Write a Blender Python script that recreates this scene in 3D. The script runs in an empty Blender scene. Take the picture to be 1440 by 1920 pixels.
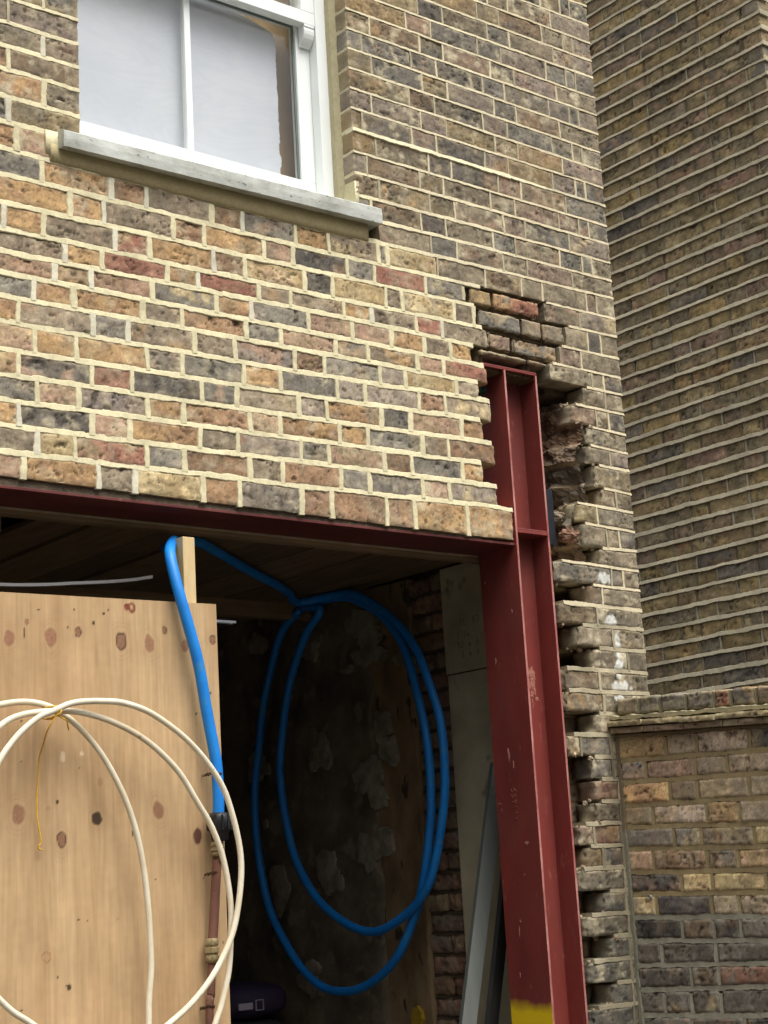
import bpy, bmesh, math, random
from mathutils import Vector, Matrix, noise
R = math.radians
SC = bpy.context.scene
COL = SC.collection

# ------------------------------------------------------------------ camera
cam_d = bpy.data.cameras.new('camera'); cam = bpy.data.objects.new('camera', cam_d); COL.objects.link(cam)
cam_d.sensor_fit = 'VERTICAL'; cam_d.sensor_height = 24.0; cam_d.lens = 3137.36 / 1920 * 24
cam_d.clip_start = 0.05; cam_d.clip_end = 500
_r = Vector((0.77848, -0.62500, -0.05685)); _f = Vector((0.62063, 0.75283, 0.21903)); _f.normalize()
_yaw, _pit, _rol = R(39.50541), R(12.65260), R(-3.34020)
_f = Vector((math.sin(_yaw)*math.cos(_pit), math.cos(_yaw)*math.cos(_pit), math.sin(_pit)))
_r0 = Vector((math.cos(_yaw), -math.sin(_yaw), 0)); _u0 = _r0.cross(_f)
_r = _r0*math.cos(_rol) + _u0*math.sin(_rol); _u = -_r0*math.sin(_rol) + _u0*math.cos(_rol)
mw = Matrix((_r, _u, -_f)).transposed().to_4x4(); mw.translation = Vector((-2.0781, -4.0533, 1.6022))
cam.matrix_world = mw
SC.camera = cam

# ------------------------------------------------------------------ sky and sun (bright overcast)
SUN_EL, SUN_AZ = R(62), R(-8)      # azimuth of the light measured from -y (in front of the wall) towards -x
w = bpy.data.worlds.new('World'); SC.world = w; w.use_nodes = True
nt = w.node_tree; bg = nt.nodes['Background']
sky = nt.nodes.new('ShaderNodeTexSky'); sky.sky_type = 'NISHITA'; sky.sun_disc = False
sky.sun_elevation = SUN_EL; sky.sun_rotation = math.pi + SUN_AZ
sky.air_density = 1.0; sky.dust_density = 4.0; sky.ozone_density = 0.6
hs = nt.nodes.new('ShaderNodeHueSaturation'); hs.inputs['Saturation'].default_value = 0.12
nt.links.new(sky.outputs[0], hs.inputs['Color']); tg = nt.nodes.new('ShaderNodeTexCoord'); sx = nt.nodes.new('ShaderNodeSeparateXYZ'); gr = nt.nodes.new('ShaderNodeMapRange')   # overcast sky: darker towards the horizon
gr.inputs['From Min'].default_value = 0.12; gr.inputs['From Max'].default_value = 0.9; gr.inputs['To Min'].default_value = 0.08; gr.inputs['To Max'].default_value = 1.75
mu = nt.nodes.new('ShaderNodeMix'); mu.data_type = 'RGBA'; mu.blend_type = 'MULTIPLY'; mu.inputs[0].default_value = 1; mu.clamp_factor = False
nt.links.new(tg.outputs['Generated'], sx.inputs[0]); nt.links.new(sx.outputs['Z'], gr.inputs['Value']); nt.links.new(gr.outputs[0], mu.inputs[7]); nt.links.new(hs.outputs[0], mu.inputs[6])
nt.links.new(mu.outputs[2], bg.inputs[0]); bg.inputs[1].default_value = 0.15
sl = bpy.data.lights.new('sun', 'SUN'); sl.energy = 1.15; sl.angle = R(40); sl.color = (1, 0.97, 0.92)
so = bpy.data.objects.new('sun', sl); COL.objects.link(so)
sd = Vector((math.sin(SUN_AZ)*math.cos(SUN_EL), -math.cos(SUN_AZ)*math.cos(SUN_EL), math.sin(SUN_EL)))
so.rotation_euler = sd.to_track_quat('Z', 'Y').to_euler()
SC.view_settings.view_transform = 'Standard'; SC.view_settings.look = 'None'
SC.view_settings.exposure = 0.62; SC.view_settings.gamma = 1
SC.cycles.max_bounces = 8; SC.cycles.transparent_max_bounces = 12

# ------------------------------------------------------------------ helpers
def lin(c, k=1.0):
    o = []
    for v in c[:3]:
        v = v/255.0; v = v/12.92 if v <= 0.04045 else ((v+0.055)/1.055)**2.4
        o.append(min(1, v*k))
    return tuple(o)
def node_mat(name):
    m = bpy.data.materials.new(name); m.use_nodes = True
    return m, m.node_tree, m.node_tree.nodes['Principled BSDF']
def N(nt, t, **kw):
    n = nt.nodes.new(t)
    for k, v in kw.items():
        if k in n.inputs: n.inputs[k].default_value = v
        else: setattr(n, k, v)
    return n
def surf(name, c1, c2=None, scale=12, rough=0.8, bump=0.2, bscale=60, metallic=0, stretch=(1, 1, 1), attr=None, spec=0.3, speck=None, bdist=0.004, detail=6):
    """general purpose procedural surface: two-tone noise, optional vertex colour, specks, bump"""
    m, nt, b = node_mat(name); L = nt.links
    tc = N(nt, 'ShaderNodeTexCoord'); mp = N(nt, 'ShaderNodeMapping'); mp.inputs['Scale'].default_value = stretch
    L.new(tc.outputs['Object'], mp.inputs[0])
    n1 = N(nt, 'ShaderNodeTexNoise', Scale=scale, Detail=detail, Roughness=0.65); L.new(mp.outputs[0], n1.inputs['Vector'])
    if attr:
        a = N(nt, 'ShaderNodeAttribute', attribute_name=attr)
        mx = N(nt, 'ShaderNodeMix', data_type='RGBA', blend_type='MULTIPLY'); mx.inputs[0].default_value = 1
        rp = N(nt, 'ShaderNodeValToRGB'); e = rp.color_ramp.elements
        e[0].position = 0.3; e[0].color = (*c1, 1); e[1].position = 0.72; e[1].color = (*c2, 1)
        L.new(n1.outputs['Fac'], rp.inputs[0]); L.new(a.outputs['Color'], mx.inputs[6]); L.new(rp.outputs[0], mx.inputs[7]); out = mx.outputs[2]
    else:
        rp = N(nt, 'ShaderNodeValToRGB'); e = rp.color_ramp.elements
        e[0].position = 0.3; e[0].color = (*c1, 1); e[1].position = 0.7; e[1].color = (*(c2 or c1), 1)
        L.new(n1.outputs['Fac'], rp.inputs[0]); out = rp.outputs[0]
    if speck:
        sc, th, colr, sz = speck
        n3 = N(nt, 'ShaderNodeTexNoise', Scale=sc, Detail=2, Roughness=0.5); L.new(mp.outputs[0], n3.inputs['Vector'])
        r3 = N(nt, 'ShaderNodeValToRGB'); r3.color_ramp.elements[0].position = th; r3.color_ramp.elements[1].position = th+sz
        L.new(n3.outputs['Fac'], r3.inputs[0])
        mx2 = N(nt, 'ShaderNodeMix', data_type='RGBA'); L.new(r3.outputs[0], mx2.inputs[0]); L.new(out, mx2.inputs[6]); mx2.inputs[7].default_value = (*colr, 1); out = mx2.outputs[2]
    L.new(out, b.inputs['Base Color'])
    b.inputs['Roughness'].default_value = rough; b.inputs['Metallic'].default_value = metallic; b.inputs['Specular IOR Level'].default_value = spec
    if bump:
        n2 = N(nt, 'ShaderNodeTexNoise', Scale=bscale, Detail=8, Roughness=0.7); L.new(mp.outputs[0], n2.inputs['Vector'])
        bp = N(nt, 'ShaderNodeBump', Strength=bump, Distance=bdist); L.new(n2.outputs['Fac'], bp.inputs['Height']); L.new(bp.outputs[0], b.inputs['Normal'])
    return m
def tag(o, label=None, cat=None, group=None, kind=None):
    if label: o['label'] = label
    if cat: o['category'] = cat
    if group: o['group'] = group
    if kind: o['kind'] = kind
    return o
def empty(name, loc, label, cat, group=None):
    o = bpy.data.objects.new(name, None); COL.objects.link(o); o.location = loc; o.empty_display_size = 0.1
    return tag(o, label, cat, group)
class MB:
    def __init__(s): s.v = []; s.f = []; s.c = []; s.m = []; s.sm = []
    def add(s, verts, faces, col=(1, 1, 1), mi=0, smooth=False):
        o = len(s.v); s.v += [tuple(p) for p in verts]
        if isinstance(col, list): s.c += col
        else: s.c += [col]*len(verts)
        for f in faces: s.f.append(tuple(i+o for i in f)); s.m.append(mi); s.sm.append(smooth)
    def box(s, x0, y0, z0, x1, y1, z1, col=(1, 1, 1), mi=0):
        x0, x1 = sorted((x0, x1)); y0, y1 = sorted((y0, y1)); z0, z1 = sorted((z0, z1))
        v = [(x, y, z) for z in (z0, z1) for y in (y0, y1) for x in (x0, x1)]
        s.add(v, [(0, 2, 3, 1), (4, 5, 7, 6), (0, 1, 5, 4), (2, 6, 7, 3), (0, 4, 6, 2), (1, 3, 7, 5)], col, mi)
    def build(s, name, mats, parent=None, bevel=0, attr=True):
        me = bpy.data.meshes.new(name)
        off = Vector((0, 0, 0))
        if parent is not None: off = Vector(parent_world(parent))
        me.from_pydata([tuple(Vector(p)-off) for p in s.v], [], s.f)
        if not isinstance(mats, (list, tuple)): mats = [mats]
        for m in mats: me.materials.append(m)
        me.polygons.foreach_set('material_index', s.m); me.polygons.foreach_set('use_smooth', s.sm)
        if attr:
            a = me.color_attributes.new('Col', 'FLOAT_COLOR', 'POINT')
            flat = []
            for c in s.c: flat += [c[0], c[1], c[2], 1.0]
            a.data.foreach_set('color', flat)
        if bevel:
            bm = bmesh.new(); bm.from_mesh(me); bmesh.ops.recalc_face_normals(bm, faces=bm.faces)
            bmesh.ops.bevel(bm, geom=[e for e in bm.edges if len(e.link_faces) == 2 and e.calc_face_angle(0) > 0.6], offset=bevel, segments=2, affect='EDGES', profile=0.6)
            bm.to_mesh(me); bm.free()
        me.update()
        o = bpy.data.objects.new(name, me); COL.objects.link(o)
        if parent is not None: o.parent = parent
        return o
def parent_world(p):
    l = Vector(p.location)
    while p.parent is not None: p = p.parent; l = l+Vector(p.location)
    return l
def boxes(name, bs, mat, parent=None, bevel=0.002, attr=False):
    b = MB()
    for q in bs: b.box(*q)
    return b.build(name, mat, parent, bevel, attr)
def catmull(P, n=6):
    P = [Vector(p) for p in P]; Q = [P[0]*2-P[1]]+P+[P[-1]*2-P[-2]]; o = []
    for i in range(1, len(Q)-2):
        a, b, c, d = Q[i-1], Q[i], Q[i+1], Q[i+2]
        for j in range(n):
            t = j/n; o.append(0.5*((2*b)+(c-a)*t+(2*a-5*b+4*c-d)*t*t+(3*b-a-3*c+d)*t**3))
    o.append(Q[-2]); return o
def tube(mb, P, r, seg=12, n=6, smooth=True, col=(1, 1, 1), mi=0, wav=0):
    P = catmull(P, n) if n > 1 else [Vector(p) for p in P]
    if wav: P = [p+noise.noise_vector(p*4+Vector((wav*900, 0, 0)))*wav for p in P]
    nrm = None; V = []; F = []
    for i, p in enumerate(P):
        t = (P[min(i+1, len(P)-1)]-P[max(i-1, 0)]).normalized()
        if nrm is None: nrm = t.orthogonal().normalized()
        nrm = (nrm-t*nrm.dot(t)).normalized(); bi = t.cross(nrm)
        rr = r(i/(len(P)-1)) if callable(r) else r
        for k in range(seg):
            a = 2*math.pi*k/seg; V.append(p+(nrm*math.cos(a)+bi*math.sin(a))*rr)
    for i in range(len(P)-1):
        for k in range(seg):
            F.append((i*seg+k, i*seg+(k+1) % seg, (i+1)*seg+(k+1) % seg, (i+1)*seg+k))
    F.append(tuple(reversed(range(seg)))); F.append(tuple((len(P)-1)*seg+k for k in range(seg)))
    mb.add(V, F, col, mi, smooth)
def lathe(mb, c, prof, seg=24, col=(1, 1, 1), smooth=True, poly=False):
    V = []; F = []
    for z, r in prof:
        for k in range(seg):
            a = 2*math.pi*k/seg; V.append((c[0]+r*math.cos(a), c[1]+r*math.sin(a), c[2]+z))
    n = len(prof)
    for i in range(n-1):
        for k in range(seg): F.append((i*seg+k, i*seg+(k+1) % seg, (i+1)*seg+(k+1) % seg, (i+1)*seg+k))
    F.append(tuple(reversed(range(seg)))); F.append(tuple((n-1)*seg+k for k in range(seg)))
    mb.add(V, F, col, 0, smooth)

# ------------------------------------------------------------------ measured tables (metres, wall face is y = 0)
BX=[0.001, 1.035, 1.708, 2.447]
BD={-24:[0, 0.0, 0.0, -0.0],-23:[0, 0.0, 0.0, -0.0],-22:[0, 0.0, 0.0, -0.0],-21:[0, 0.0, 0.0, -0.0],-20:[0, 0.0, 0.0, -0.0],-19:[0, 0.0, 0.0, -0.0],-18:[0, 0.0, 0.0, -0.0],-17:[0, 0.0, 0.0, -0.0],-16:[0, 0.0, 0.0, -0.0],-15:[0, 0.0, 0.0, -0.0001],-14:[0, 0.0, 0.0, -0.0001],-13:[0, 0.0, 0.0, -0.0001],-12:[0, 0.0, 0.0, -0.0001],-11:[0, 0.0, 0.0, -0.0002],-10:[-0.0001, 0.0008, 0.0019, -0.0002],-9:[-0.0003, 0.0015, 0.0038, -0.0002],-8:[-0.0004, 0.0023, 0.0057, -0.0002],-7:[-0.0005, 0.0031, 0.0076, -0.0002],-6:[-0.0006, 0.0038, 0.0095, -0.0003],-5:[-0.0008, 0.0046, 0.0114, 0.0039],-4:[-0.0009, 0.0054, 0.0133, 0.0086],-3:[-0.001, 0.0061, 0.0152, 0.0039],-2:[-0.0011, 0.0069, 0.0171, 0.0015],-1:[-0.0013, 0.0077, 0.019, -0.0005],0:[-0.0014, 0.0084, 0.0209, -0.0021],1:[-0.0015, 0.0092, 0.0228, -0.0053],2:[-0.0017, 0.0124, 0.021, -0.0081],3:[-0.0044, 0.0109, 0.0217, -0.0126],4:[-0.0066, 0.0082, 0.0229, -0.0005],5:[-0.0083, 0.0077, 0.0246, -0.0082],6:[-0.0016, 0.006, 0.0231, -0.0116],7:[-0.0022, 0.0067, 0.0104, -0.0084],8:[-0.007, -0.003, -0.002, -0.0047],9:[-0.0194, -0.005, -0.0081, -0.0153],10:[-0.0264, -0.0213, -0.0098, -0.015],11:[-0.0234, -0.0149, -0.0086, -0.0038],12:[-0.0116, -0.0173, -0.0082, -0.007],13:[-0.0074, -0.0152, -0.0048, -0.0012],14:[0.0024, -0.0119, -0.0041, -0.0057],15:[0.0061, -0.0085, -0.0036, -0.0077],16:[0.0172, -0.0012, 0.0002, -0.0072],17:[0.0154, 0.0015, -0.0013, -0.0085],18:[0.0157, 0.0079, 0.0028, -0.0028],19:[0.0201, 0.0111, 0.0053, -0.0011],20:[0.0184, 0.01, 0.0048, -0.0056],21:[0.0167, 0.0089, 0.0042, -0.0053],22:[0.0151, 0.0078, 0.0037, -0.0047],23:[0.0134, 0.0067, 0.0032, 0.0009],24:[0.0117, 0.0056, 0.0026, -0.0022],25:[0.01, 0.0045, 0.0021, 0.0087],26:[0.0084, 0.0033, 0.0016, 0.0042],27:[0.0067, 0.0022, 0.0011, 0.0069],28:[0.005, 0.0011, 0.0005, 0.0099],29:[0.0033, 0.0, 0.0, 0.0157],30:[0.0017, 0.0, 0.0, 0.0144]}
ROWS={0:([-0.1866, -0.0066, 0.2255, 0.3462, 0.5766, 0.7068, 0.9371, 1.0551, 1.2766, 1.3966, 1.6268, 1.8423],[7, 0, 3, 1, 0, 5, 2, 2, 7, 0, 0]),
1:([-0.1479, 0.0355, 0.1519, 0.3859, 0.5132, 0.7485, 0.8701, 1.0957, 1.211, 1.4349, 1.553, 1.7776],[3, 1, 6, 4, 2, 3, 2, 4, 5, 7, 8]),
2:([-0.217, -0.0206, 0.2087, 0.3311, 0.5718, 0.7061, 0.9431, 1.0528, 1.2784, 1.3957, 1.6166, 1.7208],[0, 5, 7, 0, 3, 8, 4, 7, 2, 4, 0]),
3:([-0.1707, 0.0352, 0.1656, 0.3935, 0.5161, 0.7555, 0.8675, 1.0994, 1.2153, 1.4471, 1.5594, 1.7823],[4, 7, 9, 0, 2, 7, 0, 0, 4, 3, 2]),
4:([-0.2246, -0.0212, 0.2104, 0.342, 0.5823, 0.7102, 0.9434, 1.053, 1.2767, 1.4011, 1.6268, 1.7352],[1, 5, 6, 5, 4, 3, 8, 0, 5, 7, 0]),
5:([-0.1859, 0.0307, 0.1618, 0.3956, 0.5166, 0.7394, 0.8753, 1.0996, 1.2133, 1.4429, 1.559, 1.777],[7, 0, 0, 3, 4, 0, 5, 8, 8, 7, 3]),
6:([-0.2169, -0.0197, 0.2173, 0.3322, 0.5635, 0.7093, 0.9356, 1.053, 1.2811, 1.3899, 1.6158, 1.7264],[0, 3, 4, 3, 3, 9, 2, 4, 8, 1, 3]),
7:([-0.1856, 0.0282, 0.1557, 0.3858, 0.5219, 0.7539, 0.8857, 1.1027, 1.2355, 1.4473, 1.5638, 1.7721],[4, 0, 0, 3, 2, 4, 7, 4, 3, 7, 6]),
8:([-0.146, 0.0969, 0.2134, 0.4213, 0.6467, 0.7754, 0.998, 1.1748, 1.3388, 1.4823, 1.5999, 1.7061],[7, 0, 7, 4, 0, 4, 7, 7, 0, 3, 0]),
9:([-0.1056, 0.129, 0.2514, 0.4751, 0.5837, 0.8074, 0.9307, 1.1451, 1.2607, 1.4516, 1.5687, 1.7852],[3, 0, 6, 0, 6, 3, 3, 0, 3, 6, 3]),
10:([-0.1694, -0.0613, 0.0625, 0.297, 0.4154, 0.6422, 0.7583, 0.9894, 1.1035, 1.3265, 1.3965, 1.6295, 1.7245],[2, 0, 3, 6, 0, 2, 1, 5, 1, 3, 1, 3]),
11:([-0.0885, 0.1494, 0.2618, 0.4995, 0.6108, 0.8333, 0.9476, 1.168, 1.2839, 1.5068, 1.6953],[0, 0, 3, 2, 0, 7, 5, 4, 6, 4]),
12:([-0.1368, 0.0606, 0.2874, 0.4072, 0.6402, 0.7556, 0.9624, 1.0958, 1.3039, 1.3454, 1.5673, 1.7892, 1.9648, 2.0693, 2.297, 2.3506, 2.4469],[4, 0, 2, 3, 2, 4, 0, 3, 4, 1, 3, 2, 3, 3, 7, 3])}
RIGHT={11:([2.0691, 2.2527, 2.4469],[3, 9]),
10:([2.169, 2.2854, 2.3551, 2.4469],[3, 5, 3]),
9:([2.1303, 2.2426, 2.4469],[7, 3]),
8:([2.0714, 2.29, 2.3518, 2.4469],[3, 3, 5]),
7:([2.2345, 2.3516, 2.4469],[3, 3]),
6:([2.174, 2.2962, 2.3608, 2.4469],[7, 3, 5]),
5:([2.2364, 2.4469],[3]),
4:([2.239, 2.3496, 2.4469],[3, 9]),
3:([2.2627, 2.4469],[3]),
2:([2.2889, 2.3624, 2.4469],[2, 3]),
1:([2.1502, 2.2555, 2.4469],[1, 3]),
0:([2.1684, 2.296, 2.361, 2.4469],[3, 3, 5]),
-1:([2.2514, 2.4469],[3]),
-2:([2.0275, 2.3025, 2.3633, 2.4469],[4, 5, 3]),
-3:([2.1769, 2.2469, 2.4469],[2, 3]),
-4:([2.0289, 2.211, 2.4469],[2, 8]),
-5:([2.1116, 2.283, 2.4469],[3, 8]),
-6:([2.178, 2.3498, 2.4469],[8, 3]),
-7:([2.0287, 2.1964, 2.4469],[2, 8]),
-8:([2.0278, 2.2084, 2.4469],[3, 8]),
-9:([2.1594, 2.2715, 2.4469],[8, 3]),
-10:([2.0233, 2.0773, 2.2244, 2.4469],[0, 4, 3]),
-11:([2.1254, 2.2257, 2.4469],[4, 3]),
-12:([2.1398, 2.2482, 2.4469],[6, 3]),
-13:([2.1281, 2.2467, 2.4469],[3, 4]),
-14:([2.0419, 2.1061, 2.2398, 2.4469],[7, 6, 3]),
-15:([2.0611, 2.141, 2.2409, 2.4469],[0, 4, 3]),
-16:([2.0345, 2.2366, 2.4469],[3, 4]),
-17:([2.1303, 2.2349, 2.4469],[4, 3]),
-18:([2.042, 2.2384, 2.4469],[3, 4]),
-19:([2.1453, 2.234, 2.4469],[4, 3]),
-20:([2.0418, 2.2321, 2.4469],[4, 5]),
-21:([2.1368, 2.2302, 2.4469],[4, 3]),
-22:([2.0363, 2.2256, 2.4469],[5, 3])}
PATCH={11:[(1.709, 1.8201, 'o'), (1.8227, 2.053, 'q')],10:[(1.7471, 1.9521, 'g'), (1.9547, 2.0554, 't'), (2.0607, 2.169, 't')],9:[(1.7852, 1.9001, 'p'), (1.9027, 2.1276, 'g')],8:[(1.7409, 1.963, 't'), (1.9656, 2.066, 'b')]}
GB=[(2.0649, 2.0537), (1.9886, 1.9668), (1.9162, 1.8936), (1.8351, 1.8173), (1.7631, 1.737), (1.6879, 1.6655), (1.6093, 1.5932), (1.5363, 1.5228), (1.4583, 1.4478), (1.3805, 1.3746), (1.2959, 1.3049), (1.217, 1.2338), (1.1365, 1.1452)]
WA=[(-0.201, -0.06, 2.082), (-0.157, -0.06, 2.112), (-0.112, -0.06, 2.124), (-0.082, -0.06, 2.13), (-0.042, -0.06, 2.133), (-0.002, -0.06, 2.129), (0.034, -0.06, 2.119), (0.062, -0.06, 2.106), (0.106, -0.06, 2.076), (0.152, -0.06, 2.033), (0.193, -0.06, 1.982), (0.235, -0.06, 1.911), (0.265, -0.06, 1.846), (0.29, -0.06, 1.771), (0.309, -0.06, 1.678), (0.32, -0.06, 1.576), (0.321, -0.06, 1.485), (0.319, -0.06, 1.422), (0.31, -0.06, 1.351), (0.308, -0.06, 1.288), (0.305, -0.06, 1.181)]
WB=[(-0.23, -0.09, 1.95), (-0.179, -0.09, 2.018), (-0.127, -0.09, 2.065), (-0.098, -0.09, 2.084), (-0.063, -0.09, 2.096), (-0.018, -0.09, 2.103), (0.033, -0.09, 2.106), (0.09, -0.09, 2.105), (0.147, -0.09, 2.095), (0.211, -0.09, 2.075), (0.286, -0.09, 2.04), (0.35, -0.09, 1.996), (0.41, -0.09, 1.939), (0.459, -0.09, 1.869), (0.502, -0.09, 1.806), (0.536, -0.09, 1.729), (0.553, -0.09, 1.648), (0.56, -0.09, 1.572), (0.557, -0.09, 1.507), (0.549, -0.09, 1.423), (0.535, -0.09, 1.369), (0.513, -0.09, 1.311), (0.494, -0.09, 1.272), (0.462, -0.09, 1.193)]
WC=[(-0.226, -0.112, 1.797), (-0.183, -0.112, 1.902), (-0.139, -0.112, 1.976), (-0.109, -0.112, 2.016), (-0.075, -0.112, 2.052), (-0.029, -0.112, 2.087), (0.011, -0.112, 2.103), (0.063, -0.112, 2.123), (0.115, -0.112, 2.13), (0.167, -0.112, 2.131), (0.221, -0.112, 2.128), (0.291, -0.112, 2.109), (0.356, -0.112, 2.075), (0.422, -0.112, 2.03), (0.483, -0.112, 1.972), (0.532, -0.112, 1.905), (0.563, -0.112, 1.828), (0.582, -0.112, 1.75), (0.586, -0.112, 1.684), (0.576, -0.112, 1.608), (0.553, -0.112, 1.52), (0.518, -0.112, 1.453), (0.471, -0.112, 1.392), (0.408, -0.112, 1.334), (0.341, -0.112, 1.289), (0.278, -0.112, 1.252), (0.167, -0.112, 1.211)]
WD=[(-0.225, -0.09, 1.479), (-0.169, -0.09, 1.424), (-0.132, -0.09, 1.386), (-0.095, -0.09, 1.353), (-0.047, -0.09, 1.322), (0.042, -0.09, 1.255), (0.179, -0.09, 1.209)]
STRA=[(0.023, -0.11, 2.105), (0.02, -0.112, 2.088), (0.004, -0.1, 2.057), (0.009, -0.06, 2.018), (0.014, -0.03, 1.989), (0.016, -0.02, 1.949), (0.015, -0.015, 1.908), (0.013, -0.015, 1.88), (0.014, -0.015, 1.835), (0.018, -0.015, 1.808), (0.024, -0.015, 1.771), (0.018, -0.015, 1.763), (0.018, -0.015, 1.754), (0.027, -0.015, 1.751)]
STRB=[(0.022, -0.115, 2.094), (0.035, -0.11, 2.088), (0.058, -0.1, 2.08), (0.067, -0.09, 2.068), (0.075, -0.08, 2.058)]
BLA=[(0.555, -0.045, 1.805), (0.557, -0.045, 1.871), (0.556, -0.045, 1.931), (0.553, -0.045, 1.991), (0.534, -0.045, 2.126), (0.51, -0.045, 2.262), (0.482, -0.04, 2.385), (0.461, -0.03, 2.478), (0.458, 0.0, 2.561), (0.487, 0.05, 2.608), (0.544, 0.12, 2.649)]
BLB=[(0.831, 0.45, 2.74), (1.111, 0.7, 2.763), (1.418, 0.95, 2.778), (1.743, 1.2, 2.784), (2.011, 1.35, 2.784)]
C1=[(2.0, 1.299, 2.778), (2.0, 1.163, 2.746), (2.0, 1.058, 2.707), (2.0, 0.958, 2.65), (2.0, 0.876, 2.567), (2.0, 0.82, 2.487), (2.0, 0.78, 2.386), (2.0, 0.743, 2.263), (2.0, 0.718, 2.144), (2.0, 0.709, 2.021), (2.0, 0.717, 1.91), (2.0, 0.722, 1.857), (2.0, 0.754, 1.708), (2.0, 0.802, 1.582), (2.0, 0.867, 1.472), (2.0, 0.949, 1.368), (2.0, 1.055, 1.293), (2.0, 1.187, 1.239), (2.0, 1.319, 1.223), (2.0, 1.453, 1.241), (2.0, 1.586, 1.317), (2.0, 1.693, 1.423), (2.0, 1.786, 1.557), (2.0, 1.835, 1.711), (2.0, 1.857, 1.883), (2.0, 1.852, 2.055), (2.0, 1.823, 2.198), (2.0, 1.773, 2.368), (2.0, 1.699, 2.535), (2.0, 1.613, 2.672), (2.0, 1.474, 2.746)]
C2=[(1.97, 1.405, 2.733), (1.97, 1.231, 2.773), (1.97, 1.07, 2.745), (1.97, 0.919, 2.662), (1.97, 0.801, 2.57), (1.97, 0.712, 2.462), (1.97, 0.652, 2.337), (1.97, 0.605, 2.208), (1.97, 0.588, 2.085), (1.97, 0.595, 1.981), (1.97, 0.606, 1.909), (1.97, 0.633, 1.806), (1.97, 0.674, 1.69), (1.97, 0.723, 1.603), (1.97, 0.807, 1.532), (1.97, 0.927, 1.475), (1.97, 1.054, 1.445), (1.97, 1.181, 1.461), (1.97, 1.309, 1.514), (1.97, 1.425, 1.589), (1.97, 1.515, 1.69), (1.97, 1.578, 1.808), (1.97, 1.618, 1.952), (1.97, 1.628, 2.071), (1.97, 1.63, 2.12), (1.97, 1.602, 2.262), (1.97, 1.546, 2.418), (1.97, 1.477, 2.546), (1.97, 1.397, 2.646), (1.97, 1.306, 2.717)]
KN=[(-0.055, 2.309, 0.007, 0.01, 'p'), (-0.004, 2.356, 0.0033, 0.0045, 'p'), (0.066, 2.319, 0.0078, 0.0117, 'p'), (0.152, 2.335, 0.0049, 0.0069, 'r'), (0.2, 2.363, 0.0026, 0.0044, 'd'), (0.285, 2.315, 0.0083, 0.0125, 'r'), (0.377, 2.313, 0.0067, 0.0111, 'p'), (0.428, 2.355, 0.004, 0.0053, 'r'), (0.589, 2.335, 0.0051, 0.0071, 'r'), (0.307, 2.414, 0.0048, 0.0048, 'x'), (0.323, 2.412, 0.0054, 0.0074, 'x'), (0.033, 2.391, 0.0028, 0.002, 'd'), (0.141, 2.397, 0.002, 0.002, 'd'), (0.232, 2.391, 0.0035, 0.0024, 'd'), (0.246, 2.402, 0.0024, 0.002, 'd'), (-0.012, 2.326, 0.002, 0.0113, 'd'), (-0.022, 2.088, 0.002, 0.002, 'd'), (0.526, 2.118, 0.002, 0.002, 'd'), (0.496, 2.314, 0.0056, 0.0081, 'p'), (0.575, 2.178, 0.002, 0.0032, 'd'), (0.12, 2.347, 0.002, 0.002, 'd'), (-0.033, 1.845, 0.008, 0.0124, 'p'), (0.091, 1.777, 0.0066, 0.0101, 'r'), (0.199, 1.83, 0.0073, 0.0084, 'd'), (0.08, 1.876, 0.0033, 0.0039, 'd'), (0.392, 1.848, 0.0077, 0.0106, 'p'), (0.518, 1.776, 0.0064, 0.0102, 'v'), (0.308, 1.787, 0.0029, 0.0055, 'd'), (0.042, 1.479, 0.0058, 0.0065, 'e'), (0.107, 1.397, 0.0038, 0.006, 'd'), (0.1, 1.402, 0.002, 0.0023, 'd'), (0.149, 1.965, 0.002, 0.002, 'd'), (0.138, 1.568, 0.002, 0.002, 'd'), (0.165, 1.563, 0.002, 0.002, 'd'), (0.376, 1.662, 0.002, 0.002, 'd'), (0.533, 1.659, 0.002, 0.002, 'd'), (0.589, 1.48, 0.002, 0.002, 'd'), (0.054, 1.858, 0.002, 0.0029, 'e'), (0.211, 1.928, 0.004, 0.006, 'f'), (-0.023, 1.982, 0.002, 0.002, 'd'), (0.253, 1.565, 0.0023, 0.0024, 'e'), (-0.029, 1.351, 0.002, 0.002, 'd'), (0.074, 1.425, 0.002, 0.002, 'd')]
PA=[[1.514, 2.609, 0.081, 0.076], [1.159, 2.611, 0.152, 0.107], [1.133, 2.521, 0.101, 0.053], [1.512, 2.176, 0.073, 0.091], [1.084, 2.238, 0.053, 0.079], [1.049, 2.141, 0.046, 0.062], [1.194, 2.029, 0.094, 0.066], [1.122, 1.96, 0.066, 0.057], [1.203, 1.738, 0.087, 0.074], [1.098, 1.784, 0.059, 0.049], [1.47, 1.667, 0.071, 0.084], [1.419, 1.634, 0.042, 0.05], [1.826, 1.628, 0.061, 0.109], [1.647, 1.271, 0.073, 0.063], [1.597, 1.219, 0.05, 0.029], [1.916, 2.68, 0.088, 0.07], [1.926, 2.148, 0.071, 0.081], [0.928, 2.481, 0.064, 0.054], [1.904, 1.897, 0.024, 0.027], [1.277, 2.476, 0.042, 0.022], [1.931, 1.162, 0.062, 0.047]]

BD[0] = [-.0014, -.012, -.018, -.0021]
TONES = 'o y b t g d r p k v q x'.split()
for _T in (ROWS, RIGHT):
    for _k in _T: _T[_k] = (_T[_k][0], ''.join(TONES[i] for i in _T[_k][1]))

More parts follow.
